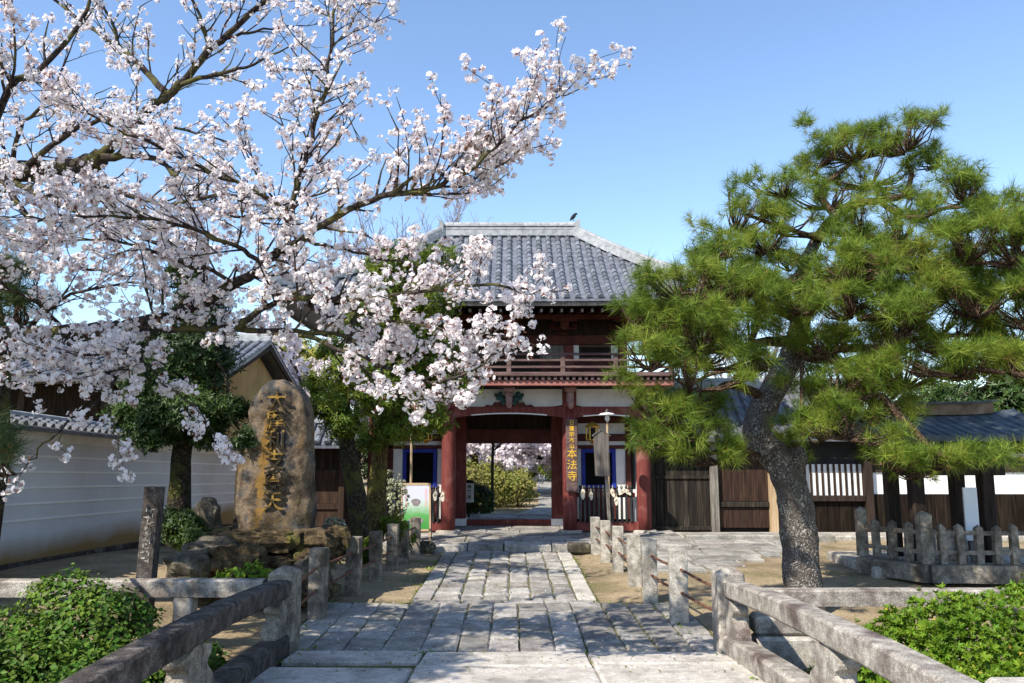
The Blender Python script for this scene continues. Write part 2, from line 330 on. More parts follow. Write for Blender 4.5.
# templates
rg = np.random.default_rng(5)
def tpl_flower_cluster(nf, seed):
    r = np.random.default_rng(seed); V = []; Fq = []
    for i in range(nf):
        d = r.normal(size=3); d[2] = abs(d[2])*.7+.05; d /= np.linalg.norm(d)
        A = frames(d[None]+r.normal(size=(1, 3))*.25, r)[0]; c = d*r.uniform(.7, 1.05)
        for k in range(5):
            a = 2*math.pi*k/5; ca, sa = math.cos(a), math.sin(a)
            for (u, w, h) in ((.04, 0, 0), (.40, -.27, .12), (.66, 0, .20), (.40, .27, .12)):
                q = np.array([u*ca-w*sa, u*sa+w*ca, h]); V.append(c+A@q)
            b = len(V); Fq.append((b-4, b-3, b-2, b-1))
    return V, Fq
FLOWERS = [tpl_flower_cluster(7, 1), tpl_flower_cluster(8, 2), tpl_flower_cluster(5, 3)]
def tpl_calyx():
    V = []; Fq = []
    r = np.random.default_rng(9)
    for k in range(4):
        a = 2*math.pi*k/4+.4; L = r.uniform(.5, 1.05)
        ca, sa = math.cos(a), math.sin(a)
        for (u, w, h) in ((0, 0, -.1), (.3*L, -.12, .35*L), (.55*L, 0, .75*L), (.3*L, .12, .35*L)):
            V.append((u*ca-w*sa, u*sa+w*ca, h)); 
        b = len(V); Fq.append((b-4, b-3, b-2, b-1))
    return V, Fq
CALYX = tpl_calyx()
def tpl_tuft(n, seed, wid=.022, tmin=.25, tmax=1.45):
    r = np.random.default_rng(seed); V = []; Ft = []
    for i in range(n):
        th = tmin+(tmax-tmin)*math.sqrt(r.random()); ph = r.uniform(0, 2*math.pi); L = r.uniform(.75, 1.05)
        d = np.array([math.sin(th)*math.cos(ph), math.sin(th)*math.sin(ph), math.cos(th)])
        w = np.cross(d, r.normal(size=3)); w /= np.linalg.norm(w); b = np.array([0, 0, r.uniform(-.35, .25)])
        V += [b+w*wid, b-w*wid, b+d*L+np.array([0, 0, -.06])]; k = len(V); Ft.append((k-3, k-2, k-1))
    return V, Ft
TUFTS = [tpl_tuft(46, 1, .017), tpl_tuft(40, 2, .017), tpl_tuft(52, 3, .017)]
LEAF = ([(0, 0, 0), (.32, .45, .10), (0, 1, -.05), (-.32, .45, .10)], [(0, 1, 2), (0, 2, 3)])
def tpl_rosette(n, seed, tilt=.55):
    r = np.random.default_rng(seed); V = []; Ft = []
    for i in range(n):
        a = 2*math.pi*i/n+r.uniform(-.2, .2); t = tilt+r.uniform(-.25, .25); L = r.uniform(.75, 1.1)
        M = Matrix.Rotation(a, 3, 'Z') @ Matrix.Rotation(t, 3, 'X')
        for p in LEAF[0]: V.append(tuple(M @ Vector((p[0]*L*.55, p[1]*L, p[2]*L))))
        b = len(V)-4; Ft += [(b, b+1, b+2), (b, b+2, b+3)]
    return V, Ft
ROS = [tpl_rosette(6, 1), tpl_rosette(7, 2, .75)]
ROS.append(([(v[0]*.95, v[1]*.95, v[2]) for v in ROS[1][0]], ROS[1][1]))
CLUMP = tpl_rosette(4, 4, .3)
BUD = ([(.5,0,0),(-.25,.43,0),(-.25,-.43,0),(.3,0,1.6),(-.15,.26,1.6),(-.15,-.26,1.6),(0,0,2.3)],
       [(0,1,4),(0,4,3),(1,2,5),(1,5,4),(2,0,3),(2,3,5),(3,4,6),(4,5,6),(5,3,6)])
def leaves(name, pos, nrm, size, m, parent, rng, tpl=LEAF, jitter=.6, var=.35):
    pos = np.asarray(pos); nrm = np.asarray(nrm)
    D = nrm+rng.normal(size=nrm.shape)*jitter
    return scatter(name, tpl[0], tpl[1], pos, frames(D, rng), size*(1+var*rng.uniform(-1, 1, len(pos))), m, parent)
def blob_points(blobs, n, rng, shell=.55, clump=10, spread=.16):
    "clumped points through a set of ellipsoids ((centre), (rx,ry,rz))"
    vol = np.array([b[1][0]*b[1][1]*b[1][2] for b in blobs])**.67; vol /= vol.sum()
    k = rng.choice(len(blobs), size=max(1, n//clump), p=vol)
    C = np.array([tuple(b[0]) for b in blobs])[k]; Rr = np.array([b[1] for b in blobs])[k]
    d = rng.normal(size=C.shape); d /= np.linalg.norm(d, axis=1, keepdims=True)
    r = rng.uniform(shell, 1., len(C))**.8
    c = C+d*Rr*r[:, None]
    pos = np.repeat(c, clump, 0); nr = np.repeat(d, clump, 0); Rm = np.repeat(Rr.mean(1), clump)
    pos = pos+rng.normal(size=pos.shape)*spread*np.minimum(Rm, 1.)[:, None]
    return pos, nr+np.array([-.15, -.25, .35])
def text_mesh(name, s, size, m, parent, loc, rot=(math.pi/2, 0, 0), depth=.01, vertical=True, pitch=1.0, bold=0.):
    "writing set one character under the other, as real raised lettering"
    V = []; Fs = []
    for i, ch in enumerate(s):
        if ch == ' ': continue
        cu = bpy.data.curves.new('glyph', 'FONT'); cu.body = ch; cu.size = size; cu.extrude = depth; cu.offset = bold
        cu.align_x = 'CENTER'; cu.align_y = 'CENTER'
        ob = bpy.data.objects.new('glyph', cu); COL.objects.link(ob)
        dg = bpy.context.evaluated_depsgraph_get(); me = bpy.data.meshes.new_from_object(ob.evaluated_get(dg))
        k = len(V); dz = -i*pitch*size if vertical else 0; dx = 0 if vertical else i*pitch*size
        V += [(v.co.x+dx, v.co.y+dz, v.co.z) for v in me.vertices]; Fs += [tuple(q+k for q in p.vertices) for p in me.polygons]
        bpy.data.objects.remove(ob); bpy.data.meshes.remove(me); bpy.data.curves.remove(cu)
    me = bpy.data.meshes.new(name); M = Matrix.Translation(loc) @ Matrix(tuple(map(tuple, __import__('mathutils').Euler(rot).to_matrix().to_4x4())))
    o0 = wpos(parent)
    me.from_pydata([tuple((M @ Vector(v))-o0) for v in V], [], Fs); me.update()
    return link(name, me, m, parent)
def smooth01(t): t = max(0., min(1., t)); return t*t*(3-2*t)
# ------------------------------------------------------------------ ground, canal, path
def gz(x, y):
    z = -.13
    z += .43*smooth01((-x-3.0)/3.2)*smooth01((20-y)/9)                    # the left bank is higher
    z -= .16*smooth01((x-2.6)/1.5)*smooth01((14.5-y)/3.0)
    z += .02*mnoise.noise(Vector((x*.8, y*.8, 3)))
    if -2.75 < x < 2.5 and y < 11.5 or -1.6 < x < 1.4 and y < 16.9: z = min(z, -.17)
    if y > 16.6 and -4.3 < x < 4.1: z = min(z, -.2)
    if x > 2 and 13.6 < y < 18.6: z = min(z, -.14)
    return z
def ground():
    xs = [-400, -120, -40, -20]+[-14+.35*i for i in range(84)]+[18, 26, 45, 120, 400]
    prof = [(-120, 0.), (-30, 0.), (-6, -.1), (-1.25, -.12), (-1.2, -1.35), (0, -1.4), (3, -1.45), (6, -1.4), (8.28, -1.35)]
    ys = [8.3+.3*i for i in range(60)]+[28, 34, 45, 60, 100, 200, 600]
    rows = [[(x, y, z) for x in xs] for y, z in prof]
    rows += [[(x, y, gz(x, y) if y < 26.5 else -.13) for x in xs] for y in ys]
    struct('ground', MB().grid(rows), 'earth', True)
ground()
def deckz(y): return .12-.0091*(y-3.5)**2
rs = random.Random(3)
def slab(mb, x0, x1, y0, y1, zf, th=.09, g=.008, c=.014, gy=.02, rough=1.):
    dz = rs.uniform(-.006, .006)*rough; tx, ty = rs.uniform(-.006, .006)*rough, rs.uniform(-.006, .006)*rough
    x0 += g+rs.uniform(0, g); x1 -= g+rs.uniform(0, g); y0 += gy+rs.uniform(0, gy); y1 -= gy+rs.uniform(0, gy)
    def ring(i, dzz):
        pts = []
        for x, y in ((x0, y0), (x1, y0), (x1, y1), (x0, y1)):
            jx = rs.uniform(-.01, .01)
            xx = x+(i if x == x0 else -i)+jx; yy = y+(i if y == y0 else -i)
            pts.append((xx, yy, zf(yy)+dz+dzz+tx*(1 if x == x0 else -1)+ty*(1 if y == y0 else -1)))
        return pts
    vs = ring(0, -th)+ring(0, -c)+ring(c, 0)
    fs = [(8, 9, 10, 11)]+[(r*4+k, r*4+(k+1) % 4, (r+1)*4+(k+1) % 4, (r+1)*4+k) for r in range(2) for k in range(4)]
    mb.add(vs, fs)
def path():
    bed = MB().box(-2.62, 2.35, 8.35, 11.35, -.4, -.150); bed.box(-1.45, 1.24, 11.35, 16.9, -.4, -.148)
    struct('path_bed', bed, 'moss_bed')
    mb = MB(); z0 = lambda y: -.12
    # near apron: long slabs laid along the way
    x = -2.55
    while x < 2.25:
        w = rs.uniform(.33, .43); x1 = min(x+w, 2.3); y = 8.62
        while y < 11.2:
            l = rs.choice([.55, .75, .95, 1.2]); y1 = min(y+l, 11.2)
            if 11.2-y1 < .25: y1 = 11.2
            slab(mb, x, x1, y, y1, z0, g=.004, c=.02, rough=1.5); y = y1
        x = x1
    x = -1.4                                                  # cross strip
    while x < 1.2:
        x1 = min(x+rs.uniform(.5, .8), 1.2); slab(mb, x, x1, 11.2, 11.42, z0); x = x1
    cols = [-1.14, -.74, -.42, -.05, .28, .62, .93]
    for a, b in zip(cols, cols[1:]):
        y = 11.42+rs.uniform(0, .3)-.3
        y = 11.42
        while y < 16.7:
            y1 = min(y+rs.uniform(.25, .6), 16.7)
            if 16.7-y1 < .2: y1 = 16.7
            slab(mb, a, b, y, y1, z0, g=.004, c=.03, rough=2.); y = y1
    y = 11.42
    while y < 16.7:                                           # darker left edging
        y1 = min(y+rs.uniform(.8, 1.3), 16.7); slab(mb, -1.41, -1.14, y, y1, z0, c=.012); y = y1
    # right-hand apron out to the posts and irregular stones left of the left posts
    struct('path', mb, 'slab')
    e = MB(); y = 11.42
    while y < 16.7:
        y1 = min(y+rs.uniform(1.0, 1.5), 16.7); slab(e, .93, 1.21, y, y1, lambda y: -.112); y = y1
    struct('path_edging', e, 'slab_pale')
    # raised stone platform before the gate
    pb = MB().box(-4.05, 3.85, 17.0, 24.2, -.4, -.022); struct('platform_bed', pb, 'moss_bed')
    pm = MB(); yy = [16.72, 17.3, 17.85, 18.4, 18.95]
    for a, b in zip(yy, yy[1:]):
        x = -4.1+rs.uniform(0, .3)
        while x < 3.9:
            x1 = min(x+rs.uniform(.55, 1.25), 3.9); slab(pm, x, x1, a, b, lambda y: 0., th=.3 if a < 16.8 else .1, gy=.01); x = x1
    y = 18.95
    while y < 24.3:
        x = -4.1; y1 = y+.7
        while x < 3.9:
            x1 = min(x+rs.uniform(.8, 1.3), 3.9); slab(pm, x, x1, y, y1, lambda y: 0.); x = x1
        y = y1
    struct('stone_platform', pm, 'slab')
    # flat stones leading off to the side gate on the right
    sm = MB(); 
    for j in range(7):
        y = 13.9+j*.62; x = 2.15+.18*j+rs.uniform(0, .2); xe = 3.7+.55*j
        if j > 4: xe = 6.6
        while x < xe:
            x1 = x+rs.uniform(.7, 1.3); slab(sm, x, min(x1, xe), y, y+.62, lambda yy: -.09+.02*(yy-13.9)/4, g=.02); x = x1
    struct('side_path', sm, 'slab')
    sb = MB().box(4.0, 7.4, 18.3, 18.9, -.3, .02, .02); struct('side_step', sb, 'slab')
    # beyond the gate
    fp = MB()
    ctr = [(.9, 24.4, 1.05), (1.35, 26.5, .95), (1.9, 29, .95), (2.2, 33, 1.1), (2.8, 40, 1.5), (3.6, 50, 2.1), (4.4, 62, 2.8)]
    rows = [[(c-w, y, -.09), (c, y, -.085), (c+w, y, -.09)] for c, y, w in ctr]
    struct('far_path', fp.grid(rows), 'slab')
    # bridge deck of big granite slabs following the arch
    d = MB(); ys = [-1.7, -.2, 1.3, 2.8, 4.3, 5.5, 6.7, 7.75, 8.6]; xs = [-2.28, -.92, .78, 2.22]
    for a, b in zip(ys, ys[1:]):
        for k in range(3):
            j = 0 if k == 1 else rs.uniform(-.25, .25)
            slab(d, xs[k], xs[k+1], max(-1.7, a+j*(a > -1.7)), min(8.6, b+(j if b < 8.5 else 0)), deckz, th=.3, c=.02, g=.006)
    struct('bridge_deck', d, 'slab_pale')
    u = MB().grid([[(x, y, deckz(y)-.05) for x in (-2.25, 2.2)] for y in ys]); struct('bridge_deck_bed', u, 'moss_bed')
path()
def weeds():
    g = np.random.default_rng(77); pos = []
    for x, y0, y1, n in ((-2.45, 8.7, 15.5, 160), (2.0, 8.7, 15.5, 160), (-2.2, 8.55, 8.7, 10), (.78, 8.5, 8.7, 14), (-.92, 8.4, 8.7, 16), (-2.28, 4, 8.4, 60), (2.17, 4, 8.4, 60), (-1.43, 11.4, 16.6, 60), (1.22, 11.4, 16.6, 60)):
        c = g.uniform(y0, y1, max(2, n//7))
        for k in range(n): pos.append((x+g.normal()*.05+(-.0 if x < 0 else 0), c[k % len(c)]+g.normal()*.05, 0))
    pos = np.array(pos); pos[:, 2] = [(-.125 if y > 8.6 else deckz(y)-.01) for y in pos[:, 1]]
    t = thing('grass', 'x', 'grass', (0, 0, 0)); o = scatter('grass', LEAF[0], LEAF[1], pos, frames(g.normal(size=pos.shape)*.5+np.array([0, 0, 1.]), g), .05*g.uniform(.5, 1.3, len(pos)), 'azalea', t)
    bpy.data.objects.remove(t); o.parent = None; o.name = 'grass'; tag(o, 'little green weeds growing along the posts and paving joints', 'grass', None, 'stuff')
weeds()
def litter(name, label, n, size, m, seed, zoff):
    g = np.random.default_rng(seed); pos = []
    while len(pos) < n:
        y = 7.4+g.random()**1.3*10; x = g.uniform(-3.2, 7.5)
        if x > 2.6 and (y < 9.2 or y > 13.5): continue
        if x < -2.5 and y < 8.8: continue
        z = deckz(y) if y < 8.6 else (-.112 if abs(x) < 2.2 and y < 11.3 or -1.4 < x < 1.2 else gz(x, y)+.012)
        if y > 16.7 : z = .006
        pos.append((x, y, z+zoff))
    pos = np.array(pos); t = thing(name, 'x', 'x', (0, 0, 0))
    o = scatter(name, LEAF[0], LEAF[1], pos, frames(np.array([0, 0, 1.])+g.normal(size=pos.shape)*.25, g), size*g.uniform(.5, 1.3, n), m, t)
    # lie flat: swap the leaf's length into the ground plane
    bpy.data.objects.remove(t); o.parent = None; o.name = name; tag(o, label, None, None, 'stuff')
litter('fallen_petals', 'fallen cherry petals strewn over paving and earth', 900, .022, 'petal', 91, .004)
litter('leaf_litter', 'dry brown leaf litter scattered over earth and paving', 1500, .035, 'leaf_tan', 92, .005)
# ------------------------------------------------------------------ canal walls and beams
def canal_wall(name, label, x0, x1, seed):
    r = random.Random(seed); t = thing(name, label, 'retaining wall', ((x0+x1)/2, 8.3, -1.4)); z = -1.45
    mb = MB(); zt = -.2
    while z < zt-.02:
        h = r.uniform(.28, .42); z1 = min(z+h, zt)
        if zt-z1 < .12: z1 = zt
        x = x0
        while x < x1:
            w = r.uniform(.5, 1.1); xe = min(x+w, x1)
            mb.box(x+.008, xe-.008, 8.12+r.uniform(-.03, .03), 8.32, z+.008, z1-.006, .03); x = xe
        z = z1
    mb.build('stone_course', 'rock_grey', t)
canal_wall('canal_wall', 'stone block bank wall below the pine and right balustrade', 2.3, 15, 1)
canal_wall('canal_wall', 'stone block bank wall behind the ivy left of the bridge', -15, -2.35, 2)
def beam(label, x0, x1, zt, y, posts):
    t = thing('stone_rail', label, 'stone rail', ((x0+x1)/2, y, zt))
    mb = MB(); n = 14; rows = []
    for i in range(n+1):
        x = x0+(x1-x0)*i/n; w = .008*mnoise.noise(Vector((x*2, 1, y)))
        rows.append([(x, y-.09+w, zt-.17), (x, y-.09, zt-.015+w), (x, y-.07, zt+w), (x, y+.07, zt+w), (x, y+.09, zt-.02), (x, y+.09, zt-.17)])
    mb.grid(rows, True); mb.f.append(tuple(range(5, -1, -1))); k = n*6; mb.f.append(tuple(range(k, k+6)))
    mb.build('beam', 'granite_warm', t)
    for px in posts: MB().box(px-.1, px+.1, y-.085, y+.085, -.45, zt-.17, .015).build('leg', 'granite', t)
beam('long low stone rail running left behind the ivy from the bridge', -9.5, -2.62, .62, 8.55, (-3.45, -5.6, -8))
beam('low stone rail in front of the pine trunk, right of the bridge', 2.42, 12.5, .5, 8.7, (4.75, 7.2, 10))
# ------------------------------------------------------------------ bridge balustrades
def balustrade(sx, label, xin, m_rail, m_post):
    t = thing('stone_balustrade', label, 'balustrade', (xin, 3.5, 0))
    fl = .30 if sx < 0 else .06
    def XX(y): return xin-sx*fl*(1-min(1, abs(y-3.5)/4.9)**.8)
    def railsec(y, zt, w, h):
        X = XX(y)
        c = .02
        return [(X-w/2, y, zt-h+c), (X-w/2, y, zt-c), (X-w/2+c, y, zt), (X+w/2-c, y, zt), (X+w/2, y, zt-c), (X+w/2, y, zt-h+c), (X+w/2-c, y, zt-h), (X-w/2+c, y, zt-h)]
    n = 26; rows = [railsec(8.45-i*9.9/n, deckz(8.45-i*9.9/n)+.73+.008*mnoise.noise(Vector((0, i*.7, sx))), .195, .175) for i in range(n+1)]
    mb = MB().grid(rows, True); mb.f += [tuple(range(8)), tuple(n*8+k for k in range(7, -1, -1))]; mb.build('handrail', m_rail, t)
    rows = [[(X-.11, y, deckz(y)-.35), (X-.11, y, deckz(y)+.15), (X-.085, y, deckz(y)+.175), (X+.085, y, deckz(y)+.175), (X+.11, y, deckz(y)+.15), (X+.11, y, deckz(y)-.35)] for X, y in [(XX(yq), yq) for yq in [8.45-i*9.9/n for i in range(n+1)]]]
    MB().grid(rows).build('kerb', m_rail if sx < 0 else 'granite_warm', t)
    X = xin; ep = MB(); w = .145
    ep.box(X-w, X+w, 8.45, 8.74, -.5, .70, .02)
    ep.add([(X-w+.02, 8.47, .70), (X+w-.02, 8.47, .70), (X+w-.02, 8.72, .70), (X-w+.02, 8.72, .70), (X-.05, 8.54, .745), (X+.05, 8.54, .745), (X+.05, 8.65, .745), (X-.05, 8.65, .745)],
           [(4,5,6,7),(0,1,5,4),(1,2,6,5),(2,3,7,6),(3,0,4,7)])
    ep.build('end_post', m_post, t)
    ep2 = MB().box(X-w, X+w, -1.75, -1.46, -.5, .70, .02); ep2.build('end_post', m_post, t)
    def baluster(y, half=0):
        X = XX(y); b = deckz(y)+.17; h = deckz(y)+.55-b
        MB().box(X-.075, X+.075, y-.07, y+.07, b, b+h, .01).build('baluster_post', m_post, t)
        for s in (-1, 1):
            if half and s == half: continue
            y0 = y+s*.07                                         # curved stone bracket: a swelling foot, a waist, a shoulder
            prof = [(0, 0), (.24, 0), (.245, .06), (.20, .13), (.125, .18), (.10, .215), (.115, .245), (.165, .27), (.18, .30), (.165, .33), (0, .375)]
            pr = [(s*u, v*h/.375) for u, v in prof]
            if s < 0: pr = pr[::-1]
            q = MB().prism(pr, -.075, .075)
            q.v = [(X+vy, y0+vx, b+vz) for vx, vy, vz in q.v]
            q.build('baluster_bracket', m_post, t)
    baluster(8.38, 1); baluster(5.75); baluster(3.2); baluster(.5); baluster(-1.4, -1)
    return t
balustrade(-1, 'shade-darkened weathered arched stone balustrade on the left of the bridge', -2.42, 'granite_dark', 'granite_brown')  # rail and kerb stone darkened: tree shade is put into the colour
balustrade(1, 'pale arched stone balustrade with curved brackets, right of the bridge', 2.30, 'granite_warm', 'granite_warm')
bk = thing('bank_stone', 'pale rounded bank stones behind the first bracket of the right balustrade', 'stone', (2.9, 8.4, -.6))
MB().box(2.48, 3.35, 8.22, 8.50, -1.3, .10, .03).build('block', 'granite', bk); MB().box(2.48, 3.15, 8.26, 8.52, .105, .30, .03).build('block', 'granite_warm', bk)
sp = thing('stone_post', 'pale squared top of a stone post at the lower right corner', 'stone post', (2.85, 4.2, -1.4))
MB().box(2.58, 3.2, 4.05, 4.5, -1.4, .76, .025).build('post', 'slab_pale', sp)
# ------------------------------------------------------------------ stone posts with iron rails along the way
def posts_fence(label, pts, skip=()):
    t = thing('post_and_rail_fence', label, 'fence', (pts[0][0], pts[0][1], -.12)); r = random.Random(len(pts))
    tops = []
    for (x, y, h, w) in pts:
        mb = MB().box(-w/2, w/2, -w*.46, w*.46, -.35, h, .006)
        a, lx, ly = r.uniform(-.12, .12), r.uniform(-.02, .02), r.uniform(-.015, .015)
        mb.shift(lambda v: Vector((x+v.x*math.cos(a)-v.y*math.sin(a)+lx*v.z, y+v.x*math.sin(a)+v.y*math.cos(a)+ly*v.z, v.z-.12+.006*mnoise.noise(v*9+Vector((x, y, 0)))*(v.z > 0))))
        mb.build('post', 'granite_brown' if 'left' in label else 'granite', t)
    for i, (p, q) in enumerate(zip(pts, pts[1:])):
        if i in skip: continue
        for f in (.74, .42):
            za, zb = p[2]*f-.12, q[2]*f-.12
            MB().tube([(p[0], p[1], za), ((p[0]+q[0])/2, (p[1]+q[1])/2, (za+zb)/2-.015), (q[0], q[1], zb)], .017, 7).build('rail', 'rust', t)
posts_fence('square stone posts with rusty rails on the left of the approach', [(-2.44, 8.6, .8, .2), (-2.45, 10.2, .86, .2), (-2.33, 11.85, .82, .2), (-2.2, 13.0, .78, .19), (-2.12, 14.2, .78, .19), (-2.06, 15.2, .74, .19), (-1.95, 16.2, .72, .19)])
posts_fence('square stone posts with rusty rails on the right of the approach', [(2.30, 8.6, .8, .2), (2.06, 10.0, .87, .22), (1.95, 11.4, .84, .2), (1.92, 12.6, .78, .2), (1.85, 14.05, .76, .18), (1.77, 15.2, .75, .18), (1.69, 16.2, .73, .18)], skip=(2,))
# ------------------------------------------------------------------ tiled roof helpers
def tile_row(mb, pts, r, n=6, step=.26, nrm=None):
    "a row of round cover tiles running up a slope: short overlapping half cones"
    pts = [Vector(p) for p in pts]; L = [0]
    for a, b in zip(pts, pts[1:]): L.append(L[-1]+(b-a).length)
    def at(s):
        for i in range(len(pts)-1):
            if s <= L[i+1] or i == len(pts)-2:
                return pts[i].lerp(pts[i+1], (s-L[i])/max(1e-6, L[i+1]-L[i]))
    s = 0
    side = nrm
    while s < L[-1]-.03:
        e = min(s+step, L[-1]); a, b = at(s), at(e); d = (b-a).normalized(); u = d.cross(side).normalized()*-1
        if u.z < 0: u = -u
        k = len(mb.v)
        for p, rr, up in ((a, r, .012), (b, r*.86, 0)):
            for j in range(n+1):
                an = math.pi*j/n; mb.v.append(tuple(p+side*math.cos(an)*rr+u*(math.sin(an)*rr+up)))
        for j in range(n): mb.f.append((k+j, k+j+1, k+n+1+j+1, k+n+1+j))
        mb.f.append(tuple(k+j for j in range(n, -1, -1)))
        s = e
def gable_roof(t, x0, x1, yf, yb, ze, zr, ov_ridge=.22, pitch=.26, r=.065, m='tile_dark', sag=.12, name='roof', ridge_m='tile_light', caps=True, back=True):
    "roof whose ridge runs along X"
    yr = (yf+yb)/2
    def zf(v): return ze+(zr-ze)*v-sag*4*v*(1-v)*.5
    N = 8; sh = MB()
    for ya in (yf, yb):
        if ya == yb and not back: continue
        top = [[(x, ya+(yr-ya)*k/N, zf(k/N)) for x in (x0, x1)] for k in range(N+1)]
        bot = [[(x, ya+(yr-ya)*k/N, zf(k/N)-.09) for x in (x0, x1)] for k in range(N+1)]
        sh.grid(top); sh.grid(bot)
        for X in (0, 1): sh.grid([[r_[X] for r_ in top], [r_[X] for r_ in bot]])
        sh.grid([top[0], bot[0]])
    rf = sh.build(name, m, t)
    tl = MB(); x = x0+pitch*.4
    while x < x1-.03:
        for ya in (yf, yb):
            if ya == yb and not back: continue
            tile_row(tl, [(x, ya+(yr-ya)*k/N+(-.03 if ya < yr else .03)*(k == 0), zf(k/N)+.012) for k in range(N+1)], r, 5, .3, Vector((1, 0, 0)))
        x += pitch
    tl.build('tiles', m, rf)
    rd = MB().box(x0-.03, x1+.03, yr-.13, yr+.13, zr-.05, zr+ov_ridge*.6, .02)
    rd.tube([(x0-.04, yr, zr+ov_ridge*.7), (x1+.04, yr, zr+ov_ridge*.7)], .09, 10); rd.build('ridge', ridge_m, rf)
    return rf
# ------------------------------------------------------------------ THE GATE
GX, GY = -.07, 19.2
gate = thing('temple_gate', 'two-storey red temple gate with grey tiled hip roof at the path end', 'gate', (GX, GY, 0))
PX = [-3.33, -1.54, 1.40, 3.19]
def gate_low():
    g = gate
    for y in (19.2, 20.9, 22.6):
        for i, x in enumerate(PX):
            if y == 20.9 and i in (1, 2): continue
            b = MB().lathe(x, y, [(.30, -.05), (.30, .03), (.255, .055)], 20); 
            p = MB().lathe(x, y, [(.17, .055), (.175, .4), (.175, 1.5), (.17, 2.6), (.155, 2.98)], 20)
            pil = p.build('pillar', 'red_paint', g, True); b.build('plinth', 'granite', pil)
    for (a, b) in ((-1.52, -1.21), (1.04, 1.37)):
        MB().box(a, b, 20.78, 21.02, .17, 3.4, .01).build('door_post', 'red_paint', g)
        MB().box(a-.02, b+.02, 20.75, 21.05, -.01, .175, .01).build('post_base', 'white_paint', g)
    MB().box(-1.21, 1.04, 20.83, 20.97, -.01, .15, .01).build('threshold', 'red_paint', g)
    MB().box(-1.25, 1.08, 20.8, 21.0, 2.12, 2.5, .01).build('door_lintel', 'dark_red', g)
    MB().box(-1.25, 1.08, 20.86, 20.94, 2.5, 3.42).build('upper_panel', 'dark_wood', g)
    for x in (-1.54, 1.40):                                # side walls of the passage
        for ya, yb in ((19.38, 20.75), (21.05, 22.45)):
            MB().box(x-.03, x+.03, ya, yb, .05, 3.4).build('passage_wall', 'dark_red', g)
            MB().box(x-.06, x+.06, ya, yb, .9, 1.02).build('passage_rail', 'red_paint', g)
    MB().box(-3.4, 3.26, 19.3, 22.7, 3.40, 3.44).build('ceiling', 'dark_wood', g)
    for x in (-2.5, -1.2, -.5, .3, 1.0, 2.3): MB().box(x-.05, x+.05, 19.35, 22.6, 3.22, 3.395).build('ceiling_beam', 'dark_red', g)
    for y in (19.2, 22.6):                                 # tie beams with arched, white-edged underside
        for a, b, bow in ((PX[0], PX[1], .09), (PX[1], PX[2], .13), (PX[2], PX[3], .09)):
            n = 16; top = [(a+(b-a)*k/n, 3.0) for k in range(n+1)]
            bt = [(a+(b-a)*k/n, 2.70+bow*math.sin(math.pi*k/n)**.7) for k in range(n, -1, -1)]
            bm = MB().prism(bt[::-1]+top[::-1], y-.12, y+.12).build('tie_beam', 'red_paint', g)
            if y < 20:
                w = MB(); pr = [(x, z) for x, z in bt if .14*(b-a) < x-a < .86*(b-a)]
                w.grid([[(x, y-.125, z-.002), (x, y-.125, z+.022), (x, y+.10, z+.022), (x, y+.10, z-.002)] for x, z in pr], True)
                w.build('white_edging', 'white_paint', bm)
            pl = MB(); lo = [(a+.17+(b-a-.34)*k/n, 2.995+.05*(abs(2*k/n-1)**5)) for k in range(n+1)]
            pl.prism(lo+[(b-.17, 3.43), (a+.17, 3.43)], y-.04, y+.04); pl.build('plaster_panel', 'plaster', g)
    for x in PX:
        for y in (19.2, 22.6): MB().box(x-.17, x+.17, y-.15, y+.15, 2.985, 3.42, .015).build('post_head', 'red_paint', g)
    for x in (-3.29, 3.15):
        MB().box(x-.1, x+.1, 19.35, 22.45, 2.72, 3.0).build('side_beam', 'red_paint', g)
        MB().box(x-.03, x+.03, 19.35, 22.45, .05, 2.72).build('side_wall', 'plaster', g)
        MB().box(x-.04, x+.04, 19.35, 22.45, 3.0, 3.43).build('side_panel', 'plaster', g)
    # carved frog-leg strut and bracket noses
    def nose(x, z0, z1, m='purple_wood'):
        q = MB()
        q.prism([(x-.1, z1-.1), (x+.1, z1-.1), (x+.14, z1), (x-.14, z1)], 18.62, 19.1)
        q.box(x-.085, x+.085, 18.66, 19.1, z0+.14, z1-.1, .02)
        q.tube([(x, 18.72, z0+.16), (x, 18.66, z0+.06), (x, 18.7, z0), (x, 18.8, z0+.02)], [.085, .08, .065, .04], 9)
        q.build('bracket_nose', m, g)
    for x in PX: nose(x, 2.98, 3.43, 'nose_pink')
    nose(-.07, 3.0, 3.43, 'nose_pink')
    for s in (-1, 1):
        c = MB()
        for k, (dx, dz, rr) in enumerate(((.16, .2, .085), (.26, .22, .07), (.22, .31, .07), (.32, .29, .05), (.14, .1, .06))):
            c.lathe(-.07+s*dx, 19.0, [(.001, 2.99+dz-rr), (rr*.8, 2.99+dz-rr*.6), (rr, 2.99+dz), (rr*.8, 2.99+dz+rr*.6), (.001, 2.99+dz+rr)], 10)
        c.build('carved_cloud', 'verdigris', g, True)
    st = [(-.07-.62, 2.99), (-.07+.62, 2.99), (-.07+.55, 3.05), (-.07+.42, 3.03), (-.07+.36, 3.11), (-.07+.24, 3.1), (-.07+.2, 3.19), (-.07-.2, 3.19), (-.07-.24, 3.1), (-.07-.36, 3.11), (-.07-.42, 3.03), (-.07-.55, 3.05)]
    MB().prism(st, 19.07, 19.155).build('carved_strut', 'dark_red', g)
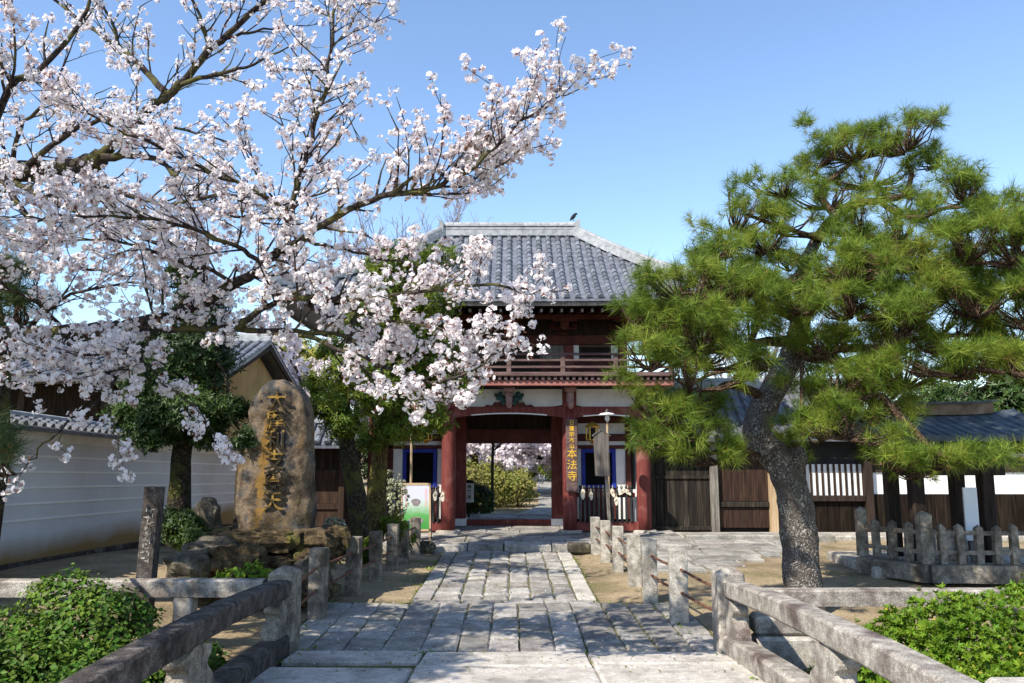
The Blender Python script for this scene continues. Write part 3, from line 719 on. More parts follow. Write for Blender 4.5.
    # guardian bays
    for s in (-1, 1):
        X = lambda v: GX+s*(v-GX)
        def bx(a, b, *r, c=0.): 
            a, b = sorted((X(a), X(b))); return MB().box(a, b, *r, c)
        bx(1.5, 3.05, 19.12, 19.28, .03, .24, c=.012).build('bay_sill', 'red_paint', g)
        rail = bx(1.57, 2.97, 19.16, 19.25, .82, .93, c=.01).build('bay_rail', 'red_paint', g)
        n = 12
        for k in range(n):
            x = 1.64+(2.86-1.64)*k/(n-1); a = X(x)
            q = MB().box(a-.028, a+.028, 19.09, 19.15, .241, 1.0, .006)
            q.lathe(a, 19.12, [(.03, .995), (.018, 1.02), (.034, 1.05), (.03, 1.08), (.004, 1.115)], 8)
            q.build('picket', 'picket', g)
        # niche front set back between the pillars
        fr = MB()
        for (a, b, z0, z1) in ((1.75, 1.85, 1.0, 1.98), (2.52, 2.62, 1.0, 1.98)):
            p, q = sorted((X(a), X(b))); fr.box(p, q, 19.92, 20.04, z0, z1, .006)
        p, q = sorted((X(1.85), X(2.52))); fr.box(p, q, 19.922, 20.038, 1.88, 1.98, .006); fr.box(p, q, 19.922, 20.038, 1.0, 1.08, .006)
        fr.build('niche_frame', 'blue_paint', g)
        bx(1.55, 1.748, 19.95, 20.02, .24, 1.98).build('niche_panel', 'plaster', g)
        bx(2.622, 2.86, 19.95, 20.02, .24, 1.98).build('niche_panel', 'plaster', g)
        bx(1.75, 2.62, 19.95, 20.02, .24, 1.0).build('niche_panel', 'dark_red', g)
        bx(1.5, 3.05, 19.9, 20.06, 1.982, 2.07, c=.01).build('niche_beam', 'dark_red', g)
        bx(1.5, 3.05, 19.95, 20.02, 2.072, 2.17).build('white_band', 'plaster', g)
        bx(1.5, 3.05, 19.9, 20.06, 2.172, 2.35, c=.01).build('niche_beam', 'dark_red', g)
        bx(1.5, 3.05, 19.95, 20.02, 2.352, 2.62).build('white_band', 'plaster', g)
        bx(1.5, 3.05, 19.9, 20.06, 2.622, 3.4).build('niche_top', 'dark_red', g)
        bx(2.862, 3.0, 19.9, 20.06, .24, 3.4, c=.01).build('niche_post', 'dark_red', g)
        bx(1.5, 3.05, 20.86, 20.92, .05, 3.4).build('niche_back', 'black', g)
        bx(2.95, 3.04, 19.32, 19.38, .24, 1.0).build('white_slip', 'plaster', g)
        # seated guardian shape lost in the dark niche
gate_low()
def gate_up():
    g = gate
    MB().box(-3.95, 3.81, 18.30, 18.46, 3.45, 3.585, .01).build('balcony_beam', 'red_pale', g)
    for x in PX+[-.07]: MB().box(x-.07, x+.07, 18.47, 19.3, 3.44, 3.58).build('balcony_arm', 'red_paint', g)
    for x in (-3.87, 3.73): MB().box(x-.08, x+.08, 18.47, 23.3, 3.45, 3.58).build('balcony_beam', 'red_pale', g)
    j = MB(); x = -3.95
    while x < 3.8: j.box(x, x+.07, 18.24, 19.5, 3.588, 3.665); x += .145
    j.build('joists', 'purple_wood', g)
    MB().box(-4.02, 3.88, 18.2, 23.6, 3.668, 3.765, .01).build('balcony_floor', 'purple_wood', g)
    # railing
    rl = thing_part('balcony_railing', g)
    for z, w, ov in ((4.2, .07, .22), (4.05, .05, .05), (3.89, .06, .0)):
        MB().box(-3.93-ov, 3.79+ov, 18.31, 18.31+w, z-.025, z+.03, .008).build('top_rail' if z > 4.1 else 'rail', 'purple_wood', rl)
        for x in (-3.93, 3.72): MB().box(x, x+w, 18.39, 23.4, z-.02, z+.025).build('side_rail', 'purple_wood', rl)
    for x in (-3.9, -2.6, -1.3, -.07, 1.2, 2.45, 3.75): MB().box(x-.055, x+.055, 18.30, 18.40, 3.766, 4.17, .01).build('post', 'purple_wood', rl)
    # upper storey wall
    y = 19.6
    MB().box(-3.0, 2.86, y, y+.08, 3.766, 4.16).build('upper_wainscot', 'dark_red', g)
    MB().box(-3.05, 2.91, y-.06, y-.003, 4.16, 4.22, .008).build('upper_sill', 'purple_wood', g)
    MB().box(-3.05, 2.91, y-.08, y+.06, 4.58, 4.82, .01).build('upper_beam', 'dark_red', g)
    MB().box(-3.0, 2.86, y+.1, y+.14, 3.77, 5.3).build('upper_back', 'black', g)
    for s in (-1, 1):
        X = lambda v: GX+s*(v-GX)
        def bx(a, b, *r, c=0.):
            a, b = sorted((X(a), X(b))); return MB().box(a, b, *r, c)
        bx(1.32, 1.55, y-.07, y+.09, 3.77, 4.578, c=.02).build('upper_post', 'red_paint', g)
        bx(2.7, 2.9, y-.07, y+.09, 3.77, 4.578, c=.02).build('upper_post', 'red_paint', g)
        bx(1.56, 1.69, y, y+.05, 4.222, 4.578).build('white_panel', 'plaster', g)
        bx(2.51, 2.68, y, y+.05, 4.222, 4.578).build('white_panel', 'plaster', g)
        wf = bx(1.70, 2.5, y-.02, y+.05, 4.53, 4.578); p, q = sorted((X(1.70), X(2.5))); wf.box(p, q, y-.02, y+.05, 4.222, 4.26)
        w = wf.build('window', 'purple_wood', g); lt = MB()
        for k in range(13):
            x = X(1.73+.745*k/12); lt.box(x-.014, x+.014, y, y+.03, 4.261, 4.529)
        lt.build('lattice', 'dark_wood', w)
        bx(.70, 1.31, y, y+.05, 4.222, 4.578).build('white_panel', 'grey_wood', g)
        bx(-.07, .69, y-.02, y+.05, 3.8, 4.578).build('door', 'dark_wood', g)
    # brackets under the eave
    for x in (-2.95, -1.44, -.07, 1.30, 2.8):
        b = MB(); b.box(x-.12, x+.12, y-.12, y+.08, 4.82, 4.95, .02); b.box(x-.09, x+.09, y-.55, y-.12, 4.9, 5.0)
        b.box(x-.34, x+.34, y-.1, y+.0, 4.952, 5.04, .02); b.box(x-.11, x+.11, y-.62, y-.5, 4.98, 5.1, .02); b.box(x-.3, x+.3, y-.6, y-.52, 5.1, 5.18)
        for dx in (-.28, 0, .28): b.box(x+dx-.07, x+dx+.07, y-.12, y+.02, 5.042, 5.12, .01)
        b.build('eave_bracket', 'dark_red', g)
    MB().box(-3.3, 3.16, y-.03, y+.05, 4.82, 5.3).build('frieze', 'dark_wood', g)
    for yy in (18.98, 22.8): MB().box(-4.1, 3.96, yy, yy+.12, 5.15, 5.27, .01).build('purlin', 'dark_red', g)
    for x in (-2.95, 2.81): MB().box(x-.05, x+.05, 19.7, 22.3, 3.77, 5.25).build('upper_side_wall', 'plaster', g)
    MB().box(-3.0, 2.86, 22.25, 22.33, 3.77, 5.25).build('upper_back_wall', 'plaster', g)
def thing_part(name, parent):
    o = bpy.data.objects.new(name, None); COL.objects.link(o); o.parent = parent; o.location = (0, 0, 0); return o
gate_up()
YE, YR, XE, RH = 3.4, 20.9, 5.5, 1.73
def roofz(x, y):
    ax, ay = abs(x-GX), abs(y-YR)
    t = max(0, min((YE-ay)/YE, (XE-ax)/(XE-RH)))
    return 5.37+2.45*(.72*t+.28*t*t)+.34*(min(1, ax/XE)**4)*(min(1, ay/YE)**4)
def gate_roof():
    sh = MB(); N = 14
    for s in (-1, 1):
        for dz in (0, -.07):
            sh.grid([[(GX+(RH+(XE-RH)*(1-k/N))*u, YR+s*YE*(1-k/N), roofz(GX+(RH+(XE-RH)*(1-k/N))*u, YR+s*YE*(1-k/N))+dz) for u in [q/12-1 for q in range(25)]] for k in range(N+1)])
            sh.grid([[(GX+s*(RH+(XE-RH)*(1-k/N)), YR+YE*(1-k/N)*u, roofz(GX+s*(RH+(XE-RH)*(1-k/N)), YR+YE*(1-k/N)*u)+dz) for u in [q/8-1 for q in range(17)]] for k in range(N+1)])
    rf = sh.build('roof', 'tile', gate)
    tl = MB(); p = .262; n = int(XE/p)
    for i in range(-n, n+1):
        x = i*p; te = min(1, (XE-abs(x))/(XE-RH))
        if te < .05: continue
        for s in (-1, 1):
            K = 12; pts = [(GX+x, YR+s*(YE*(1-te*k/K)+(.05 if k == 0 else 0)), roofz(GX+x, YR+s*YE*(1-te*k/K))+.012) for k in range(K+1)]
            tile_row(tl, pts, .072, 6, .25, Vector((1, 0, 0)))
    m = int(YE/p)
    for i in range(-m, m+1):
        y = i*p; te = min(1, (YE-abs(y))/YE)
        if te < .05: continue
        for s in (-1, 1):
            K = 12; pts = [(GX+s*(RH+(XE-RH)*(1-te*k/K)+(.05 if k == 0 else 0)), YR+y, roofz(GX+s*(RH+(XE-RH)*(1-te*k/K)), YR+y)+.012) for k in range(K+1)]
            tile_row(tl, pts, .072, 6, .25, Vector((0, 1, 0)))
    tl.build('tiles', 'tile', rf)
    # eave: lip of flat tiles, pale fascia, rafters
    lip = MB(); fas = MB()
    for s in (-1, 1):
        xs = [GX-XE+2*XE*k/40 for k in range(41)]
        lip.grid([[(x, YR+s*(YE+.03), roofz(x, YR+s*YE)+.02) for x in xs], [(x, YR+s*(YE+.03), roofz(x, YR+s*YE)-.06) for x in xs]])
        fas.grid([[(x, YR+s*(YE-.03), roofz(x, YR+s*YE)-.06) for x in xs], [(x, YR+s*(YE-.03), roofz(x, YR+s*YE)-.15) for x in xs], [(x, YR+s*(YE-.1), roofz(x, YR+s*YE)-.15) for x in xs]])
        ys = [YR-YE+2*YE*k/30 for k in range(31)]
        lip.grid([[(GX+s*(XE+.03), y, roofz(GX+s*XE, y)+.02) for y in ys], [(GX+s*(XE+.03), y, roofz(GX+s*XE, y)-.06) for y in ys]])
        fas.grid([[(GX+s*(XE-.03), y, roofz(GX+s*XE, y)-.06) for y in ys], [(GX+s*(XE-.03), y, roofz(GX+s*XE, y)-.15) for y in ys], [(GX+s*(XE-.1), y, roofz(GX+s*XE, y)-.15) for y in ys]])
    lip.build('eave_lip', 'tile', rf); fas.build('fascia', 'grey_wood', rf)
    ra = MB(); en = MB(); x = -5.2
    while x < 5.1:
        for (dy, dz, w) in ((.22, -.24, .06),):
            y0 = YR-YE+dy; z0 = roofz(x, YR-YE)+dz
            ra.bar((x, y0, z0), (x, 19.6, z0+.28), .06, .075); en.box(x-.03, x+.03, y0-.012, y0-.002, z0-.03, z0+.045)
        x += .235
    ra.build('rafters', 'dark_red', rf); en.build('rafter_ends', 'grey_wood', rf)
    so = MB().grid([[(x, YR-YE+.12, roofz(x, YR-YE)-.16) for x in [-5.5+.5*k for k in range(22)]], [(x, 19.65, 5.52) for x in [-5.5+.5*k for k in range(22)]], [(x, 22.2, 5.52) for x in [-5.5+.5*k for k in range(22)]], [(x, YR+YE-.12, roofz(x, YR+YE)-.16) for x in [-5.5+.5*k for k in range(22)]]])
    so.build('soffit', 'dark_wood', rf)
    # main ridge and hips
    rd = MB(); zr = 7.80
    rd.box(GX-RH-.12, GX+RH+.12, YR-.17, YR+.17, zr-.06, zr+.10, .015); rd.box(GX-RH-.1, GX+RH+.1, YR-.14, YR+.14, zr+.11, zr+.20, .015); rd.box(GX-RH-.12, GX+RH+.12, YR-.16, YR+.16, zr+.21, zr+.245, .01)
    k = GX-RH-.05
    while k < GX+RH: rd.tube([(k, YR, zr+.275), (k+.235, YR, zr+.28)], [.085, .095], 10); k += .24
    for s in (-1, 1):
        x = GX+s*(RH+.13); rd.prism([(x-.05, zr-.1), (x+.05, zr-.1), (x+.06, zr+.32), (x+s*.09, zr+.42), (x-.05, zr+.34)], YR-.22, YR+.22)
    rd.build('ridge', 'tile_light', rf)
    for sx in (-1, 1):
        for sy in (-1, 1):
            pts = []
            for k in range(13):
                t = 1-k/12*.97; x = GX+sx*(RH+(XE-RH)*(1-t)); y = YR+sy*YE*(1-t); pts.append((x, y, roofz(x, y)))
            h = MB()
            for q, (w, hh, o) in enumerate(((.25, .13, .08), (.2, .1, .18))):
                for a, b in zip(pts, pts[1:]): h.bar((a[0], a[1], a[2]+o), (b[0], b[1], b[2]+o), w, hh)
            h.tube([(a[0], a[1], a[2]+.25) for a in pts], .07, 8)
            e = pts[-1]; h.tube([(e[0], e[1], e[2]+.1), (e[0]+sx*.12, e[1]+sy*.1, e[2]+.28)], [.13, .09], 8)
            h.build('hip_ridge', 'tile_light', rf)
gate_roof()
# signboard, boards and lamps at the gate
sg = thing('signboard', 'tall dark wooden signboard with gold characters hung on the red pillar', 'signboard', (1.44, 18.98, 2.0))
MB().box(1.30, 1.58, 18.95, 18.99, .96, 2.70, .012).build('board', 'purple_wood', sg)
text_mesh('small_lettering', '日蓮宗本山', .125, 'gold', sg, (1.44, 18.945, 2.60), pitch=1.12, depth=.004, bold=.001)
text_mesh('large_lettering', '本法寺', .25, 'gold', sg, (1.44, 18.945, 1.85), pitch=1.06, depth=.004, bold=0)
nb = thing('notice_board', 'weathered grey wooden board with pointed top on a leaning post', 'notice board', (2.28, 17.3, 0))
def nboard():
    x0, x1, y = 1.80, 2.13, 17.3; xm = (x0+x1)/2
    MB().prism([(x0+.02, 1.40), (x1+.01, 1.38), (x1-.01, 2.26), (xm-.01, 2.38), (x0-.01, 2.26)], y-.03, y+.02).build('board', 'board_wood', nb)
    MB().bar((x0-.04, y, 2.26), (xm-.01, y, 2.41), .1, .025).bar((xm-.01, y, 2.41), (x1+.03, y, 2.26), .1, .025).build('cap', 'board_wood', nb)
    MB().bar((2.135, y+.07, 0), (2.03, y+.07, 2.2), .085, .07).build('post', 'grey_wood', nb)
mat('board_wood', [(.06, .052, .046), (.11, .097, .087), (.17, .152, .138)], 4, .9, .4, 30, stretch=(6, 6, .4))
nboard()
def lamp(x, y, label):
    t = thing('lamp_post', label, 'lamp', (x, y, 0))
    MB().tube([(x, y, 0), (x+.01, y, 1.4), (x, y, 2.78)], [.03, .028, .024], 8).build('pole', 'pale_wood', t)
    MB().lathe(x, y, [(.03, 2.72), (.05, 2.75), (.05, 2.82), (.02, 2.88)], 10).build('finial', 'iron', t)
    MB().lathe(x, y-.02, [(.04, 2.80), (.14, 2.785), (.20, 2.75), (.205, 2.742), (.14, 2.772), (.03, 2.79)], 20).build('shade', 'white_paint', t, True)
    MB().lathe(x, y-.02, [(.02, 2.77), (.045, 2.72), (.055, 2.66), (.035, 2.61), (.005, 2.595)], 12).build('bulb', 'plaster', t, True)
lamp(2.17, 17.9, 'thin lamp pole with saucer shade behind the grey notice board')
lamp(-2.29, 17.9, 'thin lamp pole with saucer shade behind the poster board')
def lantern(x, label):
    t = thing('hanging_lantern', label, 'lantern', (x, 19.35, 2.6)); y = 19.35; f = MB()
    for k in range(6):
        a = math.pi*k/3; f.bar((x+.15*math.cos(a), y+.15*math.sin(a), 2.2), (x+.15*math.cos(a), y+.15*math.sin(a), 2.52), .025, .025)
    f.lathe(x, y, [(.17, 2.18), (.18, 2.2), (.17, 2.215)], 6); f.lathe(x, y, [(.19, 2.505), (.2, 2.53), (.1, 2.6), (.02, 2.64)], 6); f.build('frame', 'gold_metal', t)
    MB().lathe(x, y, [(.02, 2.1), (.06, 2.14), (.03, 2.18)], 8).build('pendant', 'gold_metal', t)
    MB().lathe(x, y, [(.1, 2.23), (.1, 2.49)], 6).build('inner_core', 'black', t)
    MB().tube([(x, y, 2.63), (x, y, 2.72)], .008, 5).build('chain', 'iron', t)
lantern(1.98, 'gold hanging lantern in the right bay above the grey notice board')
lantern(-2.12, 'gold hanging lantern in the left bay above the poster board')
# straw sandals on the bay fences
def sandal(x, z, s, label, tw=0.):
    t = thing('straw_sandal', label, 'sandal', (x, 19.06, z+.05), 'straw sandals hung on the gate fence')
    pr = [(.035*s*math.cos(a)*(1.15 if math.sin(a) > 0 else .9), .085*s*math.sin(a)) for a in [2*math.pi*k/14 for k in range(14)]]
    mb = MB().prism([(x+u*math.cos(tw)-v*math.sin(tw), z+u*math.sin(tw)+v*math.cos(tw)) for u, v in pr], 19.05, 19.083); mb.build('sole', 'straw', t)
    MB().tube([(x-.03*s, 19.05, z-.01), (x-.01*s, 19.03, z+.035*s), (x, 19.05, z+.05*s), (x+.01*s, 19.03, z+.035*s), (x+.03*s, 19.05, z-.01)], .008, 5).build('strap', 'straw', t)
    MB().tube([(x, 19.06, z+.08*s), (x, 19.09, z+.14*s)], .005, 4).build('cord', 'straw', t)
for a in ((1.70, .90, 1.5, 'plump straw sandal on the fence right beside the signboard pillar'), (1.90, .86, 1.2, 'straw sandal just left of the post of the grey board'),
          (2.42, .93, 1.3, 'pale straw sandal right of the grey board post, upper', .3), (2.50, .74, 1.3, 'pale straw sandal hanging lowest on the right bay fence'),
          (2.64, .95, 1.2, 'tilted straw sandal right of the lowest-hanging one', -.9), (2.78, .95, 1.2, 'straw sandal nearest the outer right pillar', .8),
          (-1.84, .86, 1.4, 'pale straw sandal on the fence right of the poster board'), (-1.66, .84, 1.4, 'pale straw sandal tucked beside the left passage pillar')):
    sandal(*a)
# folding poster stand
ab = thing('poster_stand', 'wooden folding stand with green and white poster beside the left pillar', 'sign', (-2.13, 17.5, 0))
def astand():
    def tilt(v): return Vector((v.x+.035*(1-v.z), v.y+.16*v.z, v.z*1.16))
    fr = MB(); x0, x1 = -2.44, -1.82; y = 17.45
    for x in (x0, x1): fr.box(x-.02, x+.02, y-.02, y+.02, 0.0, 1.06, .004)
    fr.box(x0+.02, x1-.02, y-.02, y+.02, 1.02, 1.06); fr.box(x0+.02, x1-.02, y-.02, y+.02, .17, .21)
    fr.shift(tilt).build('frame', 'pale_wood', ab)
    bk = MB()
    for x in (x0, x1): bk.bar((x, 18.0, 0), (x, 17.64, 1.2), .03, .03)
    bk.build('back_leg', 'dark_wood', ab)
    po = thing_part('poster', ab); po.location = (0, 0, 0)
    MB().box(x0+.021, x1-.021, y-.012, y+.006, .211, 1.019).shift(tilt).build('print', 'poster', po)
    ink = MB(); rr = random.Random(4)
    for cx in (x0+.08, x0+.115, x1-.07, x1-.10):
        z = .95
        while z > .62: ink.box(cx-.008, cx+.008, y-.0155, y-.0125, z-.022, z); z -= rr.uniform(.03, .045)
    ink.shift(tilt).build('red_lettering', mat('ink_red', [(.6, .22, .22), (.68, .3, .28)], 5, .6), po)
    c = MB().prism([(-2.13+.10*math.cos(a)*(1+.15*math.sin(3*a)), .70+.07*math.sin(a)) for a in [2*math.pi*k/18 for k in range(18)]], y-.0155, y-.0125)
    c.prism([(-2.13+.16*math.cos(a), .36+.07*math.sin(a)*(1+.2*math.sin(5*a))) for a in [2*math.pi*k/18 for k in range(18)]], y-.0155, y-.0125)
    c.shift(tilt).build('picture', mat('ink_grey', [(.09, .08, .085), (.32, .27, .28)], 30, .6), po)
astand()
# little sign on a post beyond the passage
ws = thing('wooden_sign', 'small white sign with dark characters seen through the gate passage', 'sign', (-1.27, 23.3, 0))
MB().box(-1.43, -1.12, 23.28, 23.32, .42, .98, .005).build('panel', 'white_paint', ws)
MB().prism([(-1.47, .98), (-1.08, .98), (-1.1, 1.03), (-1.27, 1.08), (-1.45, 1.03)], 23.24, 23.36).build('cap', 'dark_wood', ws)
MB().box(-1.30, -1.24, 23.321, 23.36, -.1, 1.0).build('post', 'dark_wood', ws)
text_mesh('lettering', '寺務所', .13, 'black', ws, (-1.25, 23.276, .86), pitch=1.15, depth=.002, bold=.003)
MB().box(-1.41, -1.375, 23.275, 23.279, .46, .94).build('side_stripe', 'black', ws)
# a bird on the ridge
bird = thing('bird', 'dark bird perched on the right end of the gate ridge', 'bird', (1.68, 20.9, 8.22))
MB().tube([(1.60, 20.9, 8.22), (1.64, 20.9, 8.27), (1.68, 20.9, 8.31), (1.72, 20.9, 8.36), (1.75, 20.9, 8.40), (1.785, 20.9, 8.41), (1.82, 20.9, 8.40)], [.012, .035, .055, .05, .036, .028, .004], 9).tube([(1.68, 20.89, 8.29), (1.685, 20.89, 8.21)], .008, 4).tube([(1.69, 20.92, 8.29), (1.695, 20.92, 8.21)], .008, 4).build('body', 'black', bird, True)
# ------------------------------------------------------------------ wings left and right of the gate
def wing_left():
    t = thing('roofed_wooden_wall', 'brown panelled wooden wall with grey tile roof left of the gate', 'wall', (-5.3, 18.4, 0))
    MB().box(-5.55, -3.55, 18.5, 18.58, -.1, 2.1).build('backing', 'dark_wood', t)
    x = -7.0
    for k, x in enumerate((-5.45, -4.7, -3.95)):
        MB().box(x-.07, x+.07, 18.36, 18.497, -.1, 2.1, .01).build('post', 'brown_wood', t)
        if x < -4: 
            for z0, z1 in ((.05, .58), (.72, 1.5)):
                MB().box(x+.08, x+.67, 18.44, 18.496, z0, z1).build('panel', 'brown_wood', t)
            MB().box(x+.072, x+.678, 18.4, 18.497, .59, .71, .008).build('rail', 'brown_wood', t)
    gable_roof(t, -5.7, -3.45, 17.75, 19.3, 2.08, 2.62, pitch=.24, r=.075, m='tile', sag=.02)
wing_left()
def wing_right():
    t = thing('long_wooden_wall', 'long dark wooden wall with planks, lattice and white plaster right of the gate', 'wall', (8, 19.6, 0))
    MB().box(3.4, 17, 19.7, 19.8, -.2, 1.75).build('backing', 'black', t); MB().box(3.4, 8.9, 19.7, 19.8, 1.753, 2.3).build('backing', 'black', t)
    MB().box(8.95, 17, 19.5, 19.98, 1.755, 1.86, .02).build('coping', 'tile_dark', t)
    pk = MB(); x = 3.42; r = random.Random(8)
    while x < 4.95:
        w = r.uniform(.13, .2); pk.box(x, x+w-.008, 19.62, 19.69, -.02, 1.95, .004); x += w
    pk.build('planking', 'plank', t)
    MB().box(3.4, 4.95, 19.56, 19.615, .0, .1, .008).build('sill', 'plank', t); MB().box(3.4, 4.95, 19.58, 19.615, 1.25, 1.33).build('rail', 'plank', t)
    for x in (4.98, 6.42, 7.1, 8.78): MB().box(x-.09, x+.09, 19.45, 19.69, -.05, 2.2, .012).build('post', 'grey_wood' if x < 5 else ('pale_wood' if x < 6.6 else 'dark_wood'), t)
    for z0, z1 in ((.06, .55), (.7, 1.9)):
        q = MB(); x = 5.1
        while x < 6.3: q.box(x, min(x+.16, 6.32), 19.6, 19.69, z0, z1, .004); x += .165
        q.build('panel', 'brown_wood', t)
    MB().box(5.08, 6.32, 19.54, 19.69, .56, .69, .01).build('rail', 'plank', t)
    MB().box(6.52, 7.0, 19.6, 19.69, 0, 2.2).build('panel', 'dark_wood', t)
    MB().box(7.2, 8.68, 19.66, 19.70, .84, 1.6).build('plaster', 'plaster', t)
    lt = MB(); x = 7.24
    while x < 8.66: lt.box(x, x+.05, 19.63, 19.658, .84, 1.6); x += .145
    lt.build('lattice', 'brown_wood', t)
    MB().box(7.2, 8.68, 19.5, 19.69, .70, .838, .01).build('rail', 'dark_wood', t)
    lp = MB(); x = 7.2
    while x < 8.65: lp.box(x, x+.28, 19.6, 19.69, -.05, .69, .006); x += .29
    lp.build('lower_panel', 'dark_shade_wood', t)  # eave and pine shade is put into the colour of these boards
    MB().box(8.88, 17, 19.64, 19.69, .872, 1.4).build('plaster', 'plaster', t)
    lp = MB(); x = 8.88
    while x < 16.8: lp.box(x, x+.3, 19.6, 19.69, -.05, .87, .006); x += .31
    lp.build('lower_panel', 'dark_shade_wood', t)
    MB().box(8.88, 17, 19.6, 19.69, 1.402, 1.75).build('upper_panel', 'dark_wood', t)
    gable_roof(t, 3.3, 9.0, 19.12, 22.3, 2.25, 3.6, pitch=.26, r=.07, m='tile_dark', sag=.1)
    MB().box(2.9, 15, 18.6, 19.5, -.25, -.03, .02).build('stone_footing', 'granite', t)
wing_right()
# ------------------------------------------------------------------ left plastered wall and the house behind it
def left_wall():
    X = -7.2; zt = lambda y: 2.27-.037*(y-11); zb = lambda y: .34-.037*(y-11)
    t = thing('plaster_wall', 'long white plaster wall with five pale lines and tile coping at left', 'wall', (X-.2, 14, .2))
    Y0, Y1 = 6.5, 20.6
    def strip(za, zb_, x0, x1, name, m):
        mb = MB(); rows = []
        for y in (Y0, Y1): rows.append([(x1, y, za(y)), (x1, y, zb_(y)), (x0, y, zb_(y)), (x0, y, za(y))])
        mb.grid(rows, True); mb.f += [(0, 1, 2, 3), (7, 6, 5, 4)]; return mb.build(name, m, t)
    strip(zb, zt, X-.4, X, 'wall_face', 'sujibei')
    strip(lambda y: zb(y)-.6, lambda y: zb(y)+.04, X-.45, X+.06, 'stone_footing', 'granite_dark')
    for k in range(5):
        h = .62+.235*k; strip(lambda y: zb(y)+h, lambda y: zb(y)+h+.028, X-.01, X+.014, 'white_line', 'white_paint')
    strip(lambda y: zt(y)-.13, lambda y: zt(y)+.02, X-.44, X+.05, 'cornice', 'plaster')
    # coping: two tiled slopes
    cp = MB(); cap = thing_part('coping', t)
    for s in (-1, 1):
        a = lambda y: (X-.2+s*.55, y, zt(y)+.04); b = lambda y: (X-.2, y, zt(y)+.19)
        cp.grid([[a(Y0), b(Y0)], [a(Y1), b(Y1)]]); q = lambda y: (X-.2+s*.55, y, zt(y)-.01); cp.grid([[a(Y0), q(Y0)], [a(Y1), q(Y1)]]); cp.grid([[q(Y0), (X-.2, Y0, zt(Y0)+.021)], [q(Y1), (X-.2, Y1, zt(Y1)+.021)]])
    cp.build('slope', 'tile_dark', cap); tl = MB(); y = Y0+.1
    while y < Y1:
        for s in (-1, 1): tile_row(tl, [(X-.2+s*.58, y, zt(y)+.045), (X-.2, y, zt(y)+.20)], .06, 6, .22, Vector((0, 1, 0)))
        y += .22
    tl.build('tiles', 'tile_dark', cap)
    MB().bar((X-.2, Y0, zt(Y0)+.2), (X-.2, Y1, zt(Y1)+.2), .18, .08).tube([(X-.2, Y0, zt(Y0)+.25), (X-.2, Y1, zt(Y1)+.25)], .06, 8).build('ridge', 'tile_light', cap)
left_wall()
def house():
    t = thing('tiled_house', 'ochre gabled house with dark timber front behind the white wall', 'house', (-13, 23.9, 0))
    x1 = -7.9; x0 = -24
    MB().box(x0, x1, 20.9, 27, 0, 3.72).build('wall', 'ochre', t)
    MB().prism([(x0, 3.72), (x1, 3.72)], 0, 0) if False else None
    gb = MB(); gb.add([(x1, 20.9, 3.722), (x1, 27, 3.722), (x1, 23.95, 4.95), (x1-.2, 20.9, 3.722), (x1-.2, 27, 3.722), (x1-.2, 23.95, 4.95)], [(0, 1, 2), (5, 4, 3), (0, 2, 5, 3), (2, 1, 4, 5)]); gb.build('gable', 'ochre', t)
    MB().box(x0, x1-.35, 20.8, 20.895, 1.5, 3.7).build('timber_front', 'dark_shade_wood', t)
    x = x0
    while x < x1: MB().box(x-.08, x+.08, 20.7, 20.797, 0, 3.72).build('post', 'dark_wood', t); x += 2.2
    gable_roof(t, x0-.4, x1+.45, 19.75, 28.15, 3.78, 5.28, pitch=.28, r=.06, m='tile', sag=.12)
    bb = MB()
    for s in (0, 1):
        ya = 19.75 if s == 0 else 28.15
        bb.bar((x1+.40, ya, 3.62), (x1+.40, 23.95, 5.10), .06, .2)
    bb.build('bargeboard', 'dark_wood', t)
    MB().box(x1+.02, x1+.4, 20.6, 20.75, 3.6, 3.72).build('purlin_end', 'dark_wood', t)
house()
